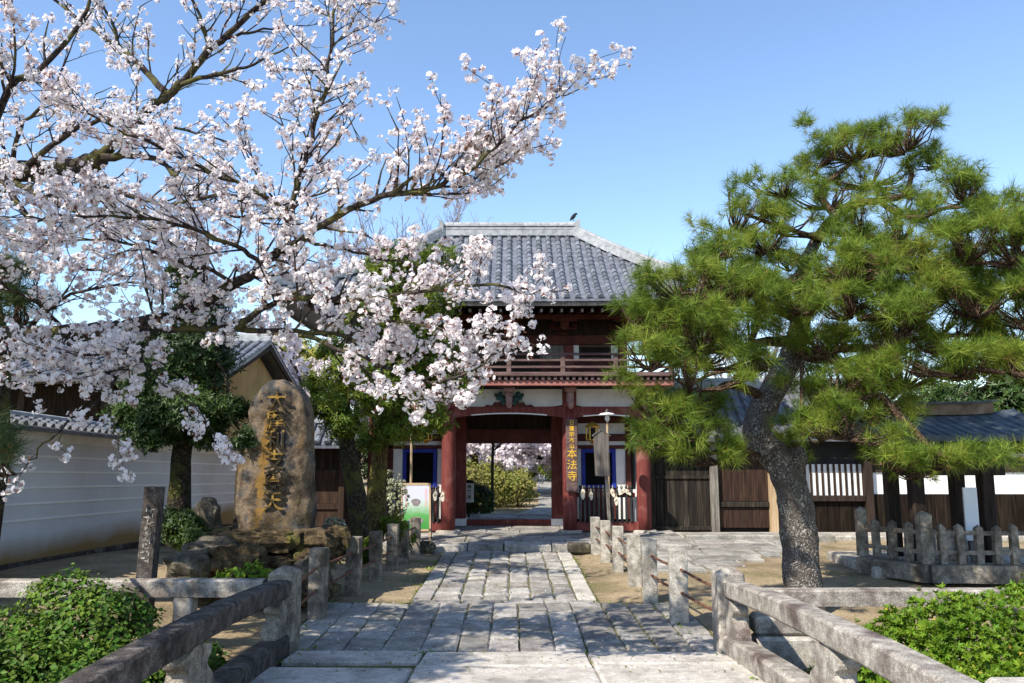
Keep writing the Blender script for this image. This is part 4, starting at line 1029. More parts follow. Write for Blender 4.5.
# ------------------------------------------------------------------ monument and rocks
def rock_mesh(c, r, seed, n=16, m=26, flat=.6, strata=1.):
    c = Vector(c); rows = []; o = Vector((seed*3.1, seed, 0))
    for i in range(n+1):
        th = math.pi*i/n; row = []
        for j in range(m):
            ph = 2*math.pi*j/m; d = Vector((math.sin(th)*math.cos(ph), math.sin(th)*math.sin(ph), math.cos(th)))
            q = Vector([math.copysign(abs(v)**flat, v) for v in d]); q.z = math.copysign(abs(d.z)**.75, d.z)
            k = 1+.30*mnoise.noise(d*1.5+o)+.16*mnoise.noise(d*3.7+o)+.09*mnoise.noise(Vector((d.x*6, d.y*6, d.z*13*strata))+o)+.05*mnoise.noise(d*15+o)
            row.append((c.x+q.x*r[0]*k, c.y+q.y*r[1]*k, c.z+q.z*r[2]*k))
        rows.append(row)
    return MB().grid(rows, True)
def monument():
    Y = 11.5; t = thing('stone_monument', 'tall rough standing stone with carved gold characters on rock pedestal', 'monument', (-3.5, Y, .86))
    out = [(240, 314, 528), (238, 314, 515), (239, 314, 490), (240, 314, 470), (244, 314, 450), (248, 313, 430), (252, 311, 412), (257, 307, 398), (263, 301, 388), (269, 294, 383), (277, 286, 380.5)]
    rows = []; dense = []
    for a, b in zip(out, out[1:]):
        for k in range(5): dense.append([a[i]+(b[i]-a[i])*k/5 for i in range(3)])
    dense.append(out[-1])
    for l, r, y in dense:
        A, B = P(l, y, Y), P(r, y, Y); c = (A+B)/2; hw = (B-A).length/2; hd = .30*min(1, hw/.35+.1); row = []
        for j in range(56):
            a = 2*math.pi*j/56; ca, sa = math.cos(a), math.sin(a)
            u = math.copysign(abs(ca)**.62, ca); v = math.copysign(abs(sa)**.75, sa)
            nn = 1+.08*mnoise.noise(Vector((u*2.5, v*2.5, c.z*2.2)))+.03*mnoise.noise(Vector((u*7, v*7, c.z*7)))
            fl = .09*mnoise.noise(Vector((u*2.2, 7, c.z*2.5)))+.035*mnoise.noise(Vector((u*6, 7, c.z*7)))+.02*mnoise.noise(Vector((u*15, 7, c.z*14)))
            row.append((c.x+u*hw*nn, Y+v*hd+fl*(v < 0), c.z+.02*mnoise.noise(Vector((u*3, v*3, c.z)))))
        rows.append(row)
    mb = MB().grid(rows, True); mb.f.append(tuple(len(mb.v)-56+k for k in range(56))); st = mb.build('standing_stone', 'monument', t, True)
    tx = P(277, 398, Y-.34)
    text_mesh('carved_lettering', '大摩利支尊天', .30, mat('carved_dark', [(.012, .010, .006), (.03, .022, .010), (.30, .18, .035)], 6, .8, lo=.38, hi=.62), t, (tx.x-.0, Y-.335, tx.z-.05), pitch=.94, depth=.022, bold=.003)
    ped = thing('rock_pedestal', 'piled brown rock pedestal carrying the standing stone', 'rock base', (-3.5, 11.4, .1))
    r = random.Random(12); i = 0
    spots = [(-4.2, .70, .34, .17, 11.3), (-3.75, .72, .36, .16, 11.1), (-3.25, .73, .34, .15, 11.12), (-2.85, .70, .34, .17, 11.25), (-3.5, .66, .6, .2, 11.6), (-2.7, .62, .3, .24, 11.8), (-4.3, .62, .3, .24, 11.8)]
    for row, (z, y, n) in enumerate(((.46, 11.05, 7), (.24, 10.92, 8), (.06, 10.8, 8))):
        for k in range(n): spots.append((-4.45+2.0*(k+r.uniform(.2, .8))/n, z+r.uniform(-.04, .04), r.uniform(.15, .25), r.uniform(.11, .17), y+r.uniform(-.06, .08)))
    for (x, z, w, h, y) in spots:
        i += 1; rock_mesh((x, y, z), (w, r.uniform(.22, .34), h), i).build('rock', 'rock', ped)
monument()
for i, (px, py, Y, r, lab, m) in enumerate(((192, 566, 10.2, (.26, .24, .19), 'rounded grey boulder leftmost below the standing stone', 'rock_grey'), (214, 552, 10.8, (.34, .26, .18), 'flat grey-green boulder behind the leftmost boulder', 'rock_grey'), (232, 560, 10.3, (.25, .22, .2), 'small brown rock just right of the leftmost boulder', 'rock'), (251, 562, 10.2, (.17, .2, .2), 'smallest brown rock behind the left bridge post', 'rock'), (312, 578, 10.6, (.24, .2, .27), 'grey upright rock beside the first left post', 'rock_grey'))):
    c = P(px, py, Y); o = rock_mesh(c, r, 30+i).build('boulder', m, None, False, loc=(c.x, c.y, c.z-r[2])); tag(o, lab, 'rock')
c = P(206, 522, 11.6); tag(rock_mesh(c, (.2, .16, .28), 44).build('boulder', 'rock_grey', None, False, loc=(c.x, c.y, c.z-.28)), 'pointed upright stone against the white wall beside the evergreen', 'rock')
for a in ((312, 0), ):
    c = P(430, 546, 16.4); tag(rock_mesh((-1.75, 16.4, -.02), (.16, .14, .14), 51).build('boulder', 'rock_grey', None, False, loc=(-1.75, 16.4, -.12)), 'dark small stone at the platform edge by the left posts', 'rock')
c = P(578, 548, 16.4); tag(MB().box(1.15, 1.62, 16.35, 16.72, -.13, .06, .03).shift(lambda v: v+Vector((0, 0, .02*mnoise.noise(v*4)))).build('step_stone', 'rock_grey', None, False, loc=(1.35, 16.5, -.12)), 'dark block of stone at the platform edge, right of the path', 'stone')
# slender inscribed stone
def slim():
    a, b = P(147, 572, 8.9), P(155, 487, 8.9)
    t = thing('inscribed_stone_post', 'slender dark leaning stone post with worn inscription before the wall', 'stone post', (a.x, a.y, a.z-.6))
    d = (b-a); q = a-d*1.1
    MB().bar(q, b, .17, .15, up=(0, 1, 0)).build('shaft', 'granite_dark', t)
    r = random.Random(2); m = MB(); 
    for k in range(9):
        p = a+d*(.72-.07*k)
        for j in range(4):
            x, z = r.uniform(-.04, .04), r.uniform(-.02, .02); h = r.random() < .5; m.box(p.x+x-(.022 if h else .006), p.x+x+(.022 if h else .006), p.y-.081, p.y-.07, p.z+z-(.005 if h else .02), p.z+z+(.005 if h else .02))
    m.build('worn_inscription', 'granite', t)
slim()
# ------------------------------------------------------------------ right: stone picket fence, small shrine
def tamagaki():
    t = thing('stone_picket_fence', 'weathered stone picket fence on a stone plinth at right', 'fence', (7.5, 13, -.2))
    A, B, C = Vector((6.12, 14.0, 0)), Vector((6.72, 13.05, 0)), Vector((11.5, 12.75, 0))
    for a, b in ((A, B), (B, C)):
        d = (b-a).normalized(); MB().bar((a.x, a.y, 0), (b.x+d.x*.1, b.y+d.y*.1, 0), .4, .27).build('plinth', 'granite_brown', t)
        for z in (.32, .63): MB().bar((a.x, a.y, z), (b.x, b.y, z), .06, .065).build('rail', 'granite_brown', t)
    r = random.Random(5)
    def pk(p, w, h, m):
        mb = MB(); mb.box(-w/2, w/2, -w*.45, w*.45, .137, h-.05, .007)
        mb.add([(-w/2+.01, -w*.45+.01, h-.05), (w/2-.01, -w*.45+.01, h-.05), (w/2-.01, w*.45-.01, h-.05), (-w/2+.01, w*.45-.01, h-.05), (0, 0, h)], [(0, 1, 4), (1, 2, 4), (2, 3, 4), (3, 0, 4)])
        lx, ly = r.uniform(-.03, .03), r.uniform(-.02, .02)
        mb.shift(lambda v: Vector((p.x+v.x+lx*v.z, p.y+v.y+ly*v.z, v.z))).build(m, 'granite_brown', t)
    pk(A, .16, .98, 'post'); pk(B, .2, .98, 'post'); pk(B.lerp(C, .62), .2, .98, 'post')
    for k in range(1, 4): pk(A.lerp(B, k/4), .115, .80, 'picket')
    n = 17
    for k in range(1, n):
        if abs(k/n-.62) > .03: pk(B.lerp(C, k/n), .115, .78+r.uniform(-.03, .03), 'picket')
tamagaki()
def shrine():
    t = thing('small_shrine', 'small wooden shrine with curved blue-grey roof behind the picket fence', 'shrine', (7.7, 14.3, -.1))
    for x in (7.12, 8.35):
        for y in (14.0, 14.9): MB().box(x-.11, x+.11, y-.11, y+.11, -.1, 2.0, .015).build('post', 'dark_wood', t)
    MB().box(6.8, 8.7, 13.95, 14.05, 1.52, 2.02, .01).build('front_board', 'dark_wood', t)
    MB().box(6.7, 8.8, 14.85, 14.95, 1.75, 1.95, .01).build('beam', 'dark_wood', t)
    for x in (7.12, 8.35): MB().box(x-.06, x+.06, 14.06, 14.84, 1.7, 1.95).build('side_beam', 'dark_wood', t)
    rows = []; low = []; xs = [6.15+3.1*k/16 for k in range(17)]
    lift = lambda x: .10*abs((x-7.7)/1.55)**3
    for v in [k/8-1 for k in range(17)]:
        z = lambda x: 2.62-.42*abs(v)**.8+lift(x); rows.append([(x, 14.45+1.35*v, z(x)) for x in xs]); low.append([(x, 14.45+1.35*v, z(x)-.09) for x in xs])
    rf = MB().grid(rows).grid(low).grid([rows[0], low[0]]).grid([rows[-1], low[-1]]).grid([[r[0] for r in rows], [r[0] for r in low]]).grid([[r[-1] for r in rows], [r[-1] for r in low]]).build('roof', 'copper', t, True)
    se = MB()
    for x in xs[1::1]:
        se.tube([(x, 14.45+1.35*v, 2.625-.42*abs(v)**.8+lift(x)) for v in [k/8-1 for k in range(17)]], .012, 4)
    se.build('seam', 'copper', rf)
    MB().grid([[(x, 14.35, 2.60+lift(x)*.9), (x, 14.35, 2.80+lift(x)), (x, 14.55, 2.80+lift(x)), (x, 14.55, 2.60+lift(x)*.9)] for x in [6.62+2.2*k/10 for k in range(11)]], True).build('ridge_board', 'ridge_brown', rf)
    MB().grid([[(x, 14.31, 2.80+lift(x)), (x, 14.31, 2.84+lift(x)), (x, 14.59, 2.84+lift(x)), (x, 14.59, 2.80+lift(x))] for x in [6.56+2.32*k/10 for k in range(11)]], True).build('ridge_cap', 'copper', rf)
    MB().box(6.1, 9.3, 13.5, 15.6, -.3, .02, .03).build('base_stone', 'granite', t)
    b = MB().box(7.35, 8.1, 14.2, 14.8, .02, .5, .03); b.build('stone_basin', 'granite', t)
shrine()
wb = thing('white_board', 'narrow white upright board in front of the small shrine', 'sign', (7.93, 13.8, 0))
MB().box(7.83, 8.07, 13.78, 13.82, .42, 1.32, .006).build('panel', 'white_paint', wb); MB().box(7.92, 7.98, 13.822, 13.86, -.1, 1.3).build('post', 'grey_wood', wb)
# ------------------------------------------------------------------ vegetation
def poly3(pts, n=4):
    "Catmull-Rom through points"
    p = [Vector(a) for a in pts]; out = []
    for i in range(len(p)-1):
        a, b, c, d = p[max(i-1, 0)], p[i], p[i+1], p[min(i+2, len(p)-1)]
        for k in range(n):
            t = k/n; out.append(.5*((2*b)+(c-a)*t+(2*a-5*b+4*c-d)*t*t+(3*b-a-3*c+d)*t**3))
    out.append(p[-1]); return out
def lerpr(a, b, n, pw=1.): return [a+(b-a)*(i/(n-1))**pw for i in range(n)]
class Cherry:
    def __init__(s, seed, tmin=.0045): s.tmin = tmin; s.r = random.Random(seed); s.big = MB(); s.tw = MB(); s.cl = []
    def rv(s): return Vector((s.r.gauss(0, 1), s.r.gauss(0, 1), s.r.gauss(0, 1)))
    def limb(s, pts, r0, r1, n=8, sp=.2, tl=.7, start=.12, dens=1., sub=True, up=.25, flower=True, fw=.75):
        q = poly3(pts, 5); q = [p+s.rv()*.012 for p in q]; rr = lerpr(r0, r1, len(q)); s.big.tube(q, rr, n, wob=.12, seed=s.r.random()*9)
        L = sum((b-a).length for a, b in zip(q, q[1:])); d = start*L; acc = 0
        for i in range(len(q)-1):
            seg = q[i+1]-q[i]; l = seg.length
            while d < acc+l:
                p = q[i]+seg*((d-acc)/l); f = d/L
                dirv = (seg.normalized()*fw+s.rv().normalized()*.75+Vector((0, 0, up))).normalized()
                if sub: s.twig(p, dirv, tl*s.r.uniform(.45, 1.15)*(1-.35*f), max(s.tmin, min(rr[i]*.5, .016)), 0, dens, flower)
                d += sp*s.r.uniform(.5, 1.5)
            acc += l
        if sub: s.twig(q[-1], (q[-1]-q[-3]).normalized(), tl*.6, max(.006, r1), 0, dens, flower)
    def twig(s, p, d, L, r, lev, dens, flower=True):
        n = max(3, int(L/.11)); pts = [p.copy()]; cur = p.copy(); dd = d.copy()
        for i in range(n):
            dd = (dd+s.rv()*.10+Vector((0, 0, .05))).normalized(); cur = cur+dd*(L/n); pts.append(cur.copy())
            f = (i+1)/n
            if flower and f > .25 and s.r.random() < .62*dens: s.cl.append((cur+s.rv()*.025, dd+s.rv()*.5))
            if lev < 1 and f > .15 and s.r.random() < .55: s.twig(cur, (dd+s.rv().normalized()*.8).normalized(), L*s.r.uniform(.3, .6), r*.6, lev+1, dens, flower)
        if flower and s.r.random() < dens: s.cl.append((cur, dd))
        s.tw.tube(pts, lerpr(r, max(s.tmin*.6, r*.4), len(pts)), 4 if lev else 5, cap=False)
    def finish(s, t, bark_m, size, petal='petal', seed=1, calyx=True, mult=1):
        s.big.build('trunk', bark_m, t, True); s.tw.build('twigs', bark_m, t)
        if not s.cl: return
        g = np.random.default_rng(seed); pos = np.array([tuple(c[0]) for c in s.cl]); d = np.array([tuple(c[1]) for c in s.cl])
        if mult > 1:
            pos = np.repeat(pos, mult, 0); pos = pos+g.normal(size=pos.shape)*size*.8; d = np.repeat(d, mult, 0)+g.normal(size=pos.shape)*.6
        k = g.integers(0, 3, len(pos)); sz = size*g.uniform(.55, 1.3, len(pos))
        Vs = []; 
        for j in range(3):
            i = np.where(k == j)[0]
            if len(i): Vs.append(scatter('blossom', FLOWERS[j][0], FLOWERS[j][1], pos[i], frames(d[i], g), sz[i], petal, t))
        if calyx: scatter('young_leaves', CALYX[0], CALYX[1], pos+g.normal(size=pos.shape)*.012, frames(d+g.normal(size=d.shape)*.5, g), sz*1.25, 'calyx', t)
def cherry_near():
    t = thing('cherry_tree', 'large flowering cherry with a long mossy limb reaching over the path', 'cherry tree', (-6.35, 9.0, .1)); C = Cherry(11)
    root = Vector((-6.35, 9.0, -.1)); fork = Vector((-6.2, 8.9, 2.5))
    C.limb([root, (-6.4, 9, 1.2), fork], .34, .25, 12, sub=False)
    C.limb([fork, (-5.9, 8.6, 3.0), P(-8, 338, 8.2), P(60, 334, 8.0), P(120, 328, 7.8)], .13, .085, 12, sub=False)
    fk = P(120, 328, 7.8)
    # horizontal continuation
    C.limb([fk, P(180, 329, 7.6), P(250, 330, 7.4), P(330, 335, 7.2), P(420, 345, 7.0)], .042, .012, sp=.11, tl=.55)
    # big rising limb
    C.limb([fk, P(180, 312, 7.6), P(235, 284, 7.35), P(265, 262, 7.2), P(300, 240, 7.05), P(340, 215, 6.9), P(390, 194, 6.8)], .062, .026, 10, sp=.10, tl=.6, start=.15)
    C.limb([P(390, 194, 6.8), P(430, 188, 6.7), P(475, 165, 6.6), P(510, 133, 6.5), P(535, 112, 6.4), P(565, 96, 6.3)], .024, .005, sp=.055, tl=.68, start=.0, up=.8, fw=.6)
    C.limb([P(420, 190, 6.72), P(460, 185, 6.9), P(500, 165, 7.0), P(525, 148, 7.1)], .015, .006, sp=.07, tl=.55, up=.5)
    C.limb([P(288, 246, 7.1), P(291, 205, 7.1), P(308, 150, 7.2), P(325, 90, 7.2), P(333, 30, 7.3), P(338, -40, 7.3)], .03, .012, sp=.075, tl=.85, start=.03, up=.05, fw=.35)
    C.limb([P(288, 212, 7.1), P(245, 188, 6.9), P(190, 163, 6.7), P(140, 138, 6.5), P(80, 112, 6.3)], .022, .008, sp=.07, tl=.7)
    C.limb([P(262, 263, 7.2), P(225, 242, 7.0), P(165, 222, 6.8), P(100, 215, 6.6), P(30, 218, 6.4)], .025, .008, sp=.075, tl=.65)
    C.limb([P(240, 283, 7.3), P(180, 262, 7.5), P(110, 240, 7.7), P(40, 245, 7.9)], .022, .008, sp=.075, tl=.65)
    C.limb([P(236, 328, 7.4), P(258, 312, 7.2), P(290, 298, 7.0), P(345, 300, 6.8), P(420, 292, 6.6), P(480, 285, 6.5), P(530, 290, 6.4)], .035, .008, sp=.085, tl=.52, start=.15)
    C.limb([P(300, 334, 7.25), P(345, 350, 7.0), P(400, 372, 6.8), P(450, 380, 6.6), P(500, 352, 6.5)], .024, .007, sp=.095, tl=.45, up=.15)
    C.limb([P(330, 298, 6.9), P(390, 320, 6.7), P(450, 330, 6.6), P(500, 335, 6.5)], .016, .006, sp=.09, tl=.42, up=.15)
    C.limb([P(345, 350, 7.0), P(385, 385, 6.9), P(430, 402, 6.8), P(455, 395, 6.7)], .012, .005, sp=.14, tl=.28, up=.05)
    C.limb([P(300, 240, 7.05), P(345, 250, 7.2), P(400, 262, 7.3), P(440, 275, 7.3)], .018, .006, sp=.14, tl=.4)
    # low sprays hanging in front of the wall
    C.limb([P(60, 334, 8.0), P(90, 365, 7.4), P(115, 385, 7.0), P(60, 430, 6.8), P(30, 460, 6.8)], .02, .006, sp=.22, tl=.4, up=-.1, dens=.8)
    C.limb([P(150, 329, 7.7), P(140, 360, 7.2), P(110, 372, 6.9), P(40, 375, 6.7)], .018, .006, sp=.08, tl=.5, up=0)
    C.limb([P(60, 334, 8.0), P(30, 352, 7.6), P(-10, 365, 7.3)], .016, .006, sp=.08, tl=.5, up=0)
    C.limb([P(140, 345, 7.4), P(100, 355, 7.0), P(50, 352, 6.8)], .014, .006, sp=.08, tl=.5, up=0)
    C.limb([P(95, 378, 7.1), P(110, 410, 6.9), P(120, 440, 6.8)], .010, .004, sp=.25, tl=.3, up=-.2, dens=.7)
    C.limb([P(130, 350, 7.5), P(165, 385, 7.2), P(200, 410, 7.0), P(215, 440, 7.0)], .012, .004, sp=.2, tl=.28, up=-.2, dens=.8)
    C.limb([P(70, 335, 8.0), P(30, 300, 7.6), P(-20, 270, 7.3)], .022, .007, sp=.13, tl=.55)
    C.limb([P(20, 336, 8.1), P(60, 300, 8.0), P(130, 285, 7.9), P(200, 290, 7.8)], .022, .007, sp=.12, tl=.5)
    C.limb([fork, (-6.0, 8.2, 3.4), P(0, 110, 6.8), P(40, 70, 6.9), P(80, 20, 7.0), P(100, -30, 7.0)], .05, .012, sp=.2, tl=.6, start=.35)
    C.limb([P(0, 110, 6.8), P(15, 55, 6.5), P(10, -20, 6.4)], .015, .006, sp=.14, tl=.5)
    # unseen crown limbs left of the frame, added to shade the bridge deck
    C.limb([fork, (-5.9, 7.6, 3.9), (-5.3, 6.0, 4.8), (-5.0, 4.6, 5.3), (-5.0, 3.0, 5.7)], .11, .02, 9, sp=.07, tl=.9, start=.2)
    C.limb([(-5.3, 6.0, 4.8), (-5.0, 5.2, 5.3), (-5.0, 4.0, 5.6)], .04, .01, sp=.07, tl=.7)
    C.limb([(-5.6, 6.8, 4.4), (-6.0, 5.0, 4.6), (-5.7, 3.2, 4.6)], .05, .01, sp=.08, tl=.8)
    C.limb([(-5.1, 5.4, 5.0), (-5.0, 3.6, 4.6), (-4.5, 2.4, 4.4)], .03, .01, sp=.07, tl=.8)
    C.limb([(-5.3, 6.0, 4.8), (-4.9, 5.0, 4.5), (-4.6, 4.2, 4.3)], .03, .01, sp=.06, tl=.6)
    C.limb([(-5.2, 5.0, 5.2), (-5.0, 4.6, 5.0), (-4.9, 3.6, 5.1)], .03, .01, sp=.06, tl=.7)
    C.limb([(-5.6, 6.8, 4.4), (-4.9, 6.0, 5.5), (-5.1, 5.2, 6.1)], .04, .01, sp=.07, tl=.8)
    for k in range(18):  # more unseen limbs, added to thicken that shade
        e = Vector((-5.35+.5*math.cos(k*2.1)*(.5+k*.045), 4.3+.75*math.sin(k*2.1), 5.0+.04*k))
        C.limb([(-5.2, 5.6, 4.9), e.lerp(Vector((-5.2, 5.6, 4.9)), .5)+Vector((0, 0, .1)), e, e+Vector((.15, -.7, .1))], .025, .008, sp=.032, tl=.65)
    C.finish(t, 'bark_cherry', .032, seed=3, mult=2)
cherry_near()
def cherry_far():
    t = thing('cherry_tree', 'further cherry with dark forked limbs and thin bloom at upper left', 'cherry tree', (-9.6, 12.6, .2)); C = Cherry(23)
    C.limb([(-9.6, 12.6, -.1), (-9.5, 12.6, 2.5), (-9.0, 12.4, 5.2)], .36, .24, 12, sub=False)
    f0 = Vector((-9.0, 12.4, 5.2))
    C.limb([f0, P(-10, 178, 12), P(30, 172, 11.8), P(75, 168, 11.6), P(100, 158, 11.5)], .20, .14, 12, sub=False)
    fk = P(100, 158, 11.5)
    C.limb([fk, P(130, 128, 11.5), P(150, 108, 11.5), P(175, 90, 11.5), P(200, 60, 11.5), P(235, 28, 11.5), P(272, -5, 11.5), P(290, -30, 11.5)], .085, .03, 10, sp=.3, tl=1.0, dens=.45, start=.1)
    C.limb([P(168, 96, 11.5), P(140, 65, 11.8), P(105, 38, 12.2), P(60, 5, 12.6), P(30, -25, 13)], .06, .016, 8, sp=.25, tl=1.0, dens=.5)
    C.limb([P(122, 55, 12), P(112, 25, 12), P(95, -15, 12)], .035, .012, sp=.25, tl=.8, dens=.45)
    C.limb([P(180, 85, 11.5), P(215, 75, 11.2), P(245, 66, 11), P(285, 50, 10.8)], .04, .012, sp=.2, tl=.8, dens=.5)
    C.limb([P(208, 48, 11.5), P(200, 15, 11.3), P(180, -20, 11.2)], .035, .012, sp=.22, tl=.8, dens=.5)
    C.limb([P(225, 38, 11.5), P(255, 30, 11.8), P(300, 25, 12)], .03, .01, sp=.22, tl=.8, dens=.5)
    C.limb([fk, P(140, 155, 11.2), P(165, 166, 11), P(185, 188, 10.8)], .07, .015, sp=.18, tl=.8, dens=.5)
    C.limb([P(60, 170, 11.7), P(110, 190, 11.2), P(170, 205, 10.8), P(230, 215, 10.5), P(280, 225, 10.3)], .05, .012, sp=.14, tl=.8, dens=.6)
    C.limb([P(20, 172, 11.8), P(60, 140, 11), P(100, 120, 10.6), P(160, 125, 10.3), P(220, 140, 10)], .05, .012, sp=.14, tl=.8, dens=.6)
    C.limb([P(0, 176, 11.9), P(50, 200, 11), P(110, 225, 10.6), P(160, 245, 10.4), P(210, 250, 10.2)], .05, .012, sp=.13, tl=.8, dens=.6)
    C.limb([P(0, 178, 11.9), P(30, 220, 11), P(60, 260, 10.6), P(120, 275, 10.4)], .05, .012, sp=.13, tl=.8, dens=.6)
    C.limb([P(10, 174, 11.9), P(20, 130, 11.4), P(50, 95, 11.2), P(70, 50, 11)], .04, .01, sp=.18, tl=.8, dens=.5)
    C.limb([P(170, 205, 10.8), P(230, 195, 10.3), P(300, 200, 10), P(350, 180, 9.8)], .03, .01, sp=.16, tl=.7, dens=.5)
    C.finish(t, 'bark_cherry', .042, seed=4, mult=2)
cherry_far()
# ------------------------------------------------------------------ pines
def pine_crown(t, pads, limb_fn, rng, n_per, size, m, budm=True):
    pos = []; nrm = []; tw = MB(); r = random.Random(7)
    for (c, rx, ry, rz, k) in pads:
        c = Vector(c); n = int(n_per*k)
        hub = c+Vector((0, 0, -rz*.8))
        ph = r.uniform(0, 6.28); tx, ty = r.gauss(0, .16), r.gauss(0, .16)
        nb = max(3, n//9); spots = []
        for j in range(nb):                                     # branchlet ends, each with a handful of tufts
            a = r.uniform(0, 2*math.pi); q = math.sqrt(r.random())*(1+.28*math.sin(2*a+ph)+.22*math.sin(5*a+2*ph))
            spots.append((a, q, r.gauss(0, .38)))
        for j in range(n):
            a, q, dz = spots[j % nb]; u = Vector((math.cos(a)*q*rx, math.sin(a)*q*ry, 0))
            z = rz*(math.sqrt(max(0, 1-min(1, q)**2))*.8+dz)+tx*u.x+ty*u.y
            o = Vector((r.gauss(0, .085), r.gauss(0, .085), r.gauss(0, .06)))
            p = c+u+o+Vector((0, 0, z)); out = Vector((u.x/rx, u.y/ry, 0))
            d = out*.7+o*7+Vector((0, 0, .7))+Vector((r.gauss(0, .3), r.gauss(0, .3), r.gauss(0, .25)))
            pos.append(tuple(p)); nrm.append(tuple(d.normalized()))
            if j % 3 == 0:
                b = p-d.normalized()*.06; mid = hub.lerp(b, .6)+Vector((r.gauss(0, .05), r.gauss(0, .05), -.06))
                tw.tube([hub.lerp(b, .12), mid, b], [.016, .011, .006], 4, cap=False)
    pos = np.array(pos); nrm = np.array(nrm); g = np.random.default_rng(rng); k = g.integers(0, 3, len(pos))
    for j in range(3):
        i = np.where(k == j)[0]
        scatter('needles', TUFTS[j][0], TUFTS[j][1], pos[i], frames(nrm[i], g), size*g.uniform(.6, 1.25, len(i)), m, t)
    i = np.where(g.random(len(pos)) < .05)[0]
    scatter('old_needles', TUFTS[1][0], TUFTS[1][1], pos[i]-nrm[i]*.06, frames(nrm[i], g), size*g.uniform(.4, .8, len(i)), 'dead_needle', t)
    if budm:
        i = np.where(g.random(len(pos)) < .3)[0]
        scatter('buds', BUD[0], BUD[1], pos[i], frames(nrm[i], g), .016*g.uniform(.7, 1.3, len(i)), 'bud', t)
    tw.build('twigs', 'bark_pine_upper', t)
def pine_main():
    t = thing('pine_tree', 'old pine with a leaning scaly trunk and layered needles at right', 'pine tree', (4.15, 11.4, -.3))
    Y = 11.4; tr = MB()
    pts = poly3([P(806, 622, Y), P(803, 585, Y), P(800, 540, Y), P(794, 500, Y), P(783, 468, Y), P(764, 444, Y)], 5)
    tr.tube(pts, [.31, .295, .28, .275, .27, .265, .26, .26, .255, .25, .25, .25, .245, .24, .24, .24, .235, .23, .23, .225, .22, .22, .215, .21, .21, .205][:len(pts)], 22, wob=.16, seed=2)
    tr.build('trunk', 'bark_pine', t, True)
    up = MB(); q = poly3([P(768, 452, Y), P(757, 432, Y), P(765, 405, Y+.05), P(782, 375, Y+.1), P(795, 345, Y+.1), P(801, 315, Y+.1), P(803, 285, Y+.1), P(806, 262, Y+.1), P(818, 238, Y+.1), P(835, 215, Y+.1)], 4)
    up.tube(q, lerpr(.225, .065, len(q)), 16, wob=.2, seed=4); 
    up.tube(poly3([P(784, 470, Y), P(797, 458, Y-.05), P(806, 455, Y-.1)], 4), [.16, .165, .16, .155, .15, .145, .14, .12, .10], 12, wob=.2, seed=5)
    up.build('upper_trunk', 'bark_pine', t, True)
    lb = MB()
    def L(pts, a, b, s=0): q = poly3(pts, 5); lb.tube([p+Vector((.05*mnoise.noise(p*2.5+Vector((9, 0, 0))), .05*mnoise.noise(p*2.5), .07*mnoise.noise(p*3.2))) for p in q], lerpr(a, b, len(q)), 8, wob=.2, seed=s)
    top = P(835, 215, Y+.1)
    L([top, P(858, 205, Y), P(880, 200, Y-.1), P(905, 195, Y-.1), P(912, 175, Y-.2), P(908, 160, Y-.2), P(925, 150, Y-.3)], .07, .02, 1)
    L([top, P(820, 190, Y+.2), P(850, 165, Y+.3), P(860, 145, Y+.3)], .06, .02, 2)
    L([P(806, 262, Y), P(780, 250, Y-.3), P(755, 247, Y-.6), P(735, 245, Y-.8)], .055, .02, 3)
    L([P(818, 240, Y), P(790, 228, Y-.2), P(765, 222, Y-.3), P(745, 215, Y-.3)], .05, .02, 4)
    L([P(880, 200, Y-.1), P(905, 218, Y-.5), P(940, 210, Y-.9), P(965, 205, Y-1.1)], .05, .02, 5)
    L([P(802, 290, Y), P(850, 275, Y-.5), P(900, 270, Y-.9), P(960, 262, Y-1.2), P(1010, 265, Y-1.4)], .07, .02, 6)
    L([P(800, 320, Y), P(760, 310, Y-.6), P(720, 300, Y-1.1), P(680, 295, Y-1.4)], .07, .02, 7)
    L([P(797, 338, Y), P(745, 345, Y-.7), P(700, 350, Y-1.2), P(655, 345, Y-1.6)], .08, .025, 8)
    L([P(768, 400, Y+.05), P(735, 385, Y-.3), P(718, 392, Y-.6), P(695, 410, Y-1), P(670, 425, Y-1.3)], .075, .025, 9)
    L([P(783, 372, Y), P(760, 365, Y+.4), P(720, 372, Y+.8), P(690, 385, Y+1)], .06, .02, 10)
    L([P(793, 352, Y), P(828, 360, Y-.4), P(850, 378, Y-.7), P(853, 400, Y-.8), P(880, 395, Y-1), P(900, 420, Y-1.2)], .075, .03, 11)
    L([P(793, 352, Y), P(835, 350, Y+.3), P(890, 345, Y+.5), P(950, 335, Y+.5), P(1005, 335, Y+.4)], .075, .025, 12)
    L([P(853, 400, Y-.8), P(850, 425, Y-.9), P(852, 440, Y-1)], .04, .02, 13)
    L([P(880, 395, Y-1), P(920, 440, Y-1.2), P(955, 462, Y-1.4), P(1000, 462, Y-1.5)], .05, .02, 14)
    L([P(798, 330, Y), P(803, 360, Y-.5), P(800, 400, Y-.8), P(803, 435, Y-1.0)], .035, .018, 15)
    L([P(768, 455, Y), P(735, 452, Y-.5), P(700, 455, Y-.9), P(670, 462, Y-1.1)], .045, .02, 16)
    lb.build('limb', 'bark_pine_upper', t, True)
    pads = []
    def pad(px, py, Yq, wx, hz, k=1., wy=None):
        c = P(px, py, Yq); s = Yq/F; pads.append((c, wx*s, (wy or wx*.8)*s, hz*s, k))
    A = Y
